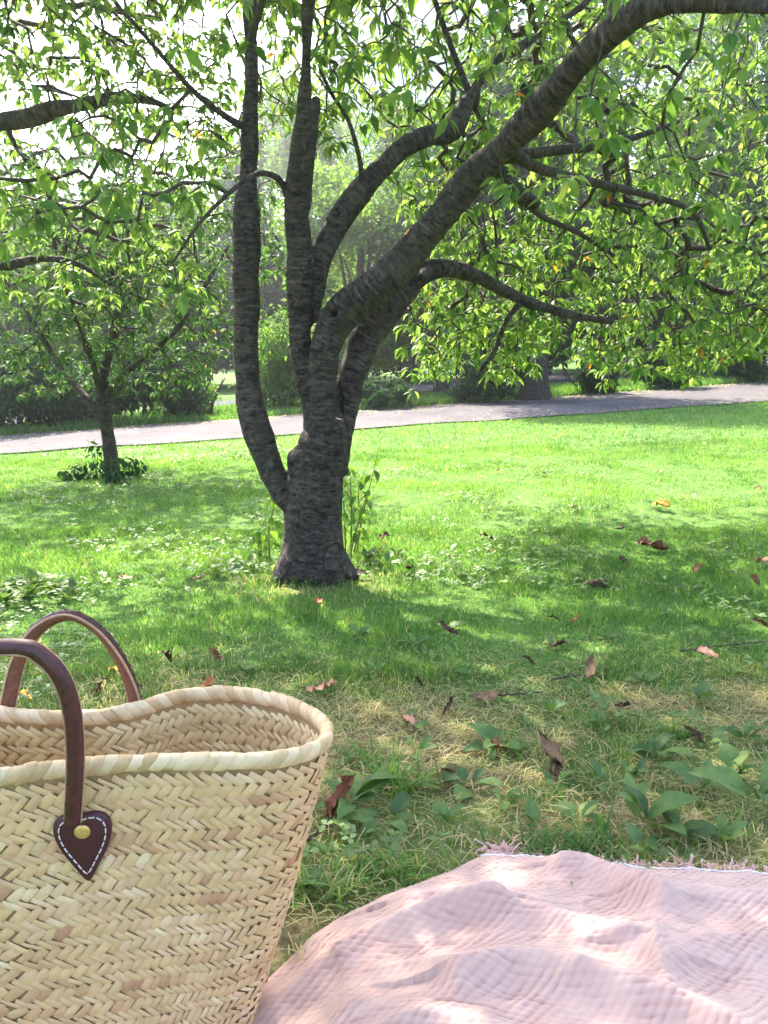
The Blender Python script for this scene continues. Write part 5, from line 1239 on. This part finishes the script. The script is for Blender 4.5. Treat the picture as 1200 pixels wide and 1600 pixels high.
fallen_twig([(470, 1330), (500, 1312), (520, 1290)], .0028, 'bent pale twig on the soil beside the basket', 3)
fallen_twig([(780, 1096), (820, 1092), (850, 1090)], .003, 'grey twig on worn turf near the grey flattened leaf', 4)
# ---- young shoots at the foot of the big tree and the small tree
def shoots(name, label, base_px, stems, seed, leaf, mat, n=16, group=None):
    g = ground_at(*base_px); r_ = np.random.default_rng(seed); t = thing(name, label, 'sapling', g, group); D = g[1]
    T, Fq = leaf_template(4, .5, .25, .35); vs = []
    for q in range(5):
        me = mesh_np('leaf', T, Fq, {'lv': np.full(len(T), .25 + .12 * q)}); me.materials.append(mat); vs.append(me)
    for pts in stems:
        P = np.array([at(x, y, D + dd) for x, y, dd in pts]); P[0, 2] = terrain(P[0, 0], P[0, 1]) - .01; q = spline(P, 24)
        b = Buf(); b.add(*tube(q, np.linspace(.0042, .0014, 24), 6)); obj('stem', b.mesh('stem'), M_stem, t)
        for k in range(n):
            i = int(24 * (.22 + .78 * k / n)); i = min(i, 23); az = k * 2.4 + r_.normal() * .4; e = .1 + .7 * r_.random(); s = leaf * (.6 + .6 * r_.random())
            Mx = (rotz(np.array([az])) @ roty(np.array([e])) @ rotx(np.array([r_.normal() * .3])))[0] * s
            place(obj('leaf', vs[int(r_.integers(0, 5))], mat, t), Mx, q[i])
shoots('cherry_shoot', 'cluster of leafy young shoots rising at the right foot of the forked cherry', (552, 872), [[(540, 872, .06), (538, 800, .06), (533, 740, .08), (545, 722, .1)], [(548, 874, .0), (549, 800, .0), (546, 740, 0), (540, 725, 0)], [(556, 872, .05), (566, 810, .05), (578, 760, .05), (592, 700, .05)], [(545, 878, -.05), (556, 830, -.05), (568, 790, -.05), (578, 770, -.05)], [(552, 874, .1), (562, 820, .1), (560, 770, .1), (570, 735, .1)]], 1, .07, M_leaf_mid, 13)
shoots('cherry_shoot', 'thin climbing shoot with small leaves at the left foot of the forked cherry', (422, 880), [[(422, 882, -.02), (420, 830, -.02), (427, 795, -.02), (424, 760, 0)], [(408, 885, .1), (408, 850, .1), (405, 825, .1)]], 2, .06, M_leaf_mid, 16)
shoots('cherry_shoot', 'little leafy shoot growing from the fork of the left stem', (430, 770), [[(438, 770, 0), (430, 700, .05), (424, 668, .05)]], 3, .07, M_leaf, 4)
for k, (px, py, hh) in enumerate([(150, 745, 60), (125, 750, 30), (105, 752, 22), (165, 752, 34), (185, 750, 40), (200, 748, 36), (215, 745, 30), (140, 752, 34), (175, 756, 26)]):
    dd = 0; st = [[(px + j * 5, py, 0), (px + j * 7 + 2, py - hh * .5, .02), (px + j * 11 - 3, py - hh, .04)] for j in (-1, 0, 1)]
    shoots('undergrowth_plant', 'small grey-green leafy plant in the undergrowth round the slim cherry', (px, py), st, 20 + k, .07, M_leaf_dark, 9, 'undergrowth round the slim cherry')
# low leafy growth round the foot of the big trunk
for k, (px, py, s) in enumerate([(430, 900, .07), (445, 912, .06), (470, 915, .06), (520, 905, .06), (545, 895, .07), (575, 880, .08), (590, 868, .08), (405, 895, .07), (618, 872, .07), (560, 905, .06)]):
    rosette(px, py, s, 6, 'leafy weed sprouting round the foot of the forked trunk', 120 + k, (.3, 1.1), 'weeds round the foot of the forked trunk', 'lawn_weed')

# =================================================================== HAZE VOLUME ADDED TO STAND IN FOR LENS GLARE
hv = np.array([[x, y, z] for z in (-3.0, 36.0) for y in (-420., 620.) for x in (-520., 520.)])
hm = bpy.data.materials.new('glare_haze'); hm.use_nodes = True; hn_ = hm.node_tree.nodes; hn_.remove(hn_['Principled BSDF'])
pv = hn_.new('ShaderNodeVolumePrincipled'); pv.inputs['Color'].default_value = (.95, .96, 1, 1); pv.inputs['Density'].default_value = .0042; pv.inputs['Anisotropy'].default_value = .85
hm.node_tree.links.new(pv.outputs[0], hn_['Material Output'].inputs['Volume'])
b = Buf(); b.add(hv, box(0, 1, 0, 1, 0, 1)[1]); hz = obj('haze', b.mesh('haze', False), hm, kind='stuff')
tag(hz, 'thin bright haze added to stand in for lens glare', 'haze')
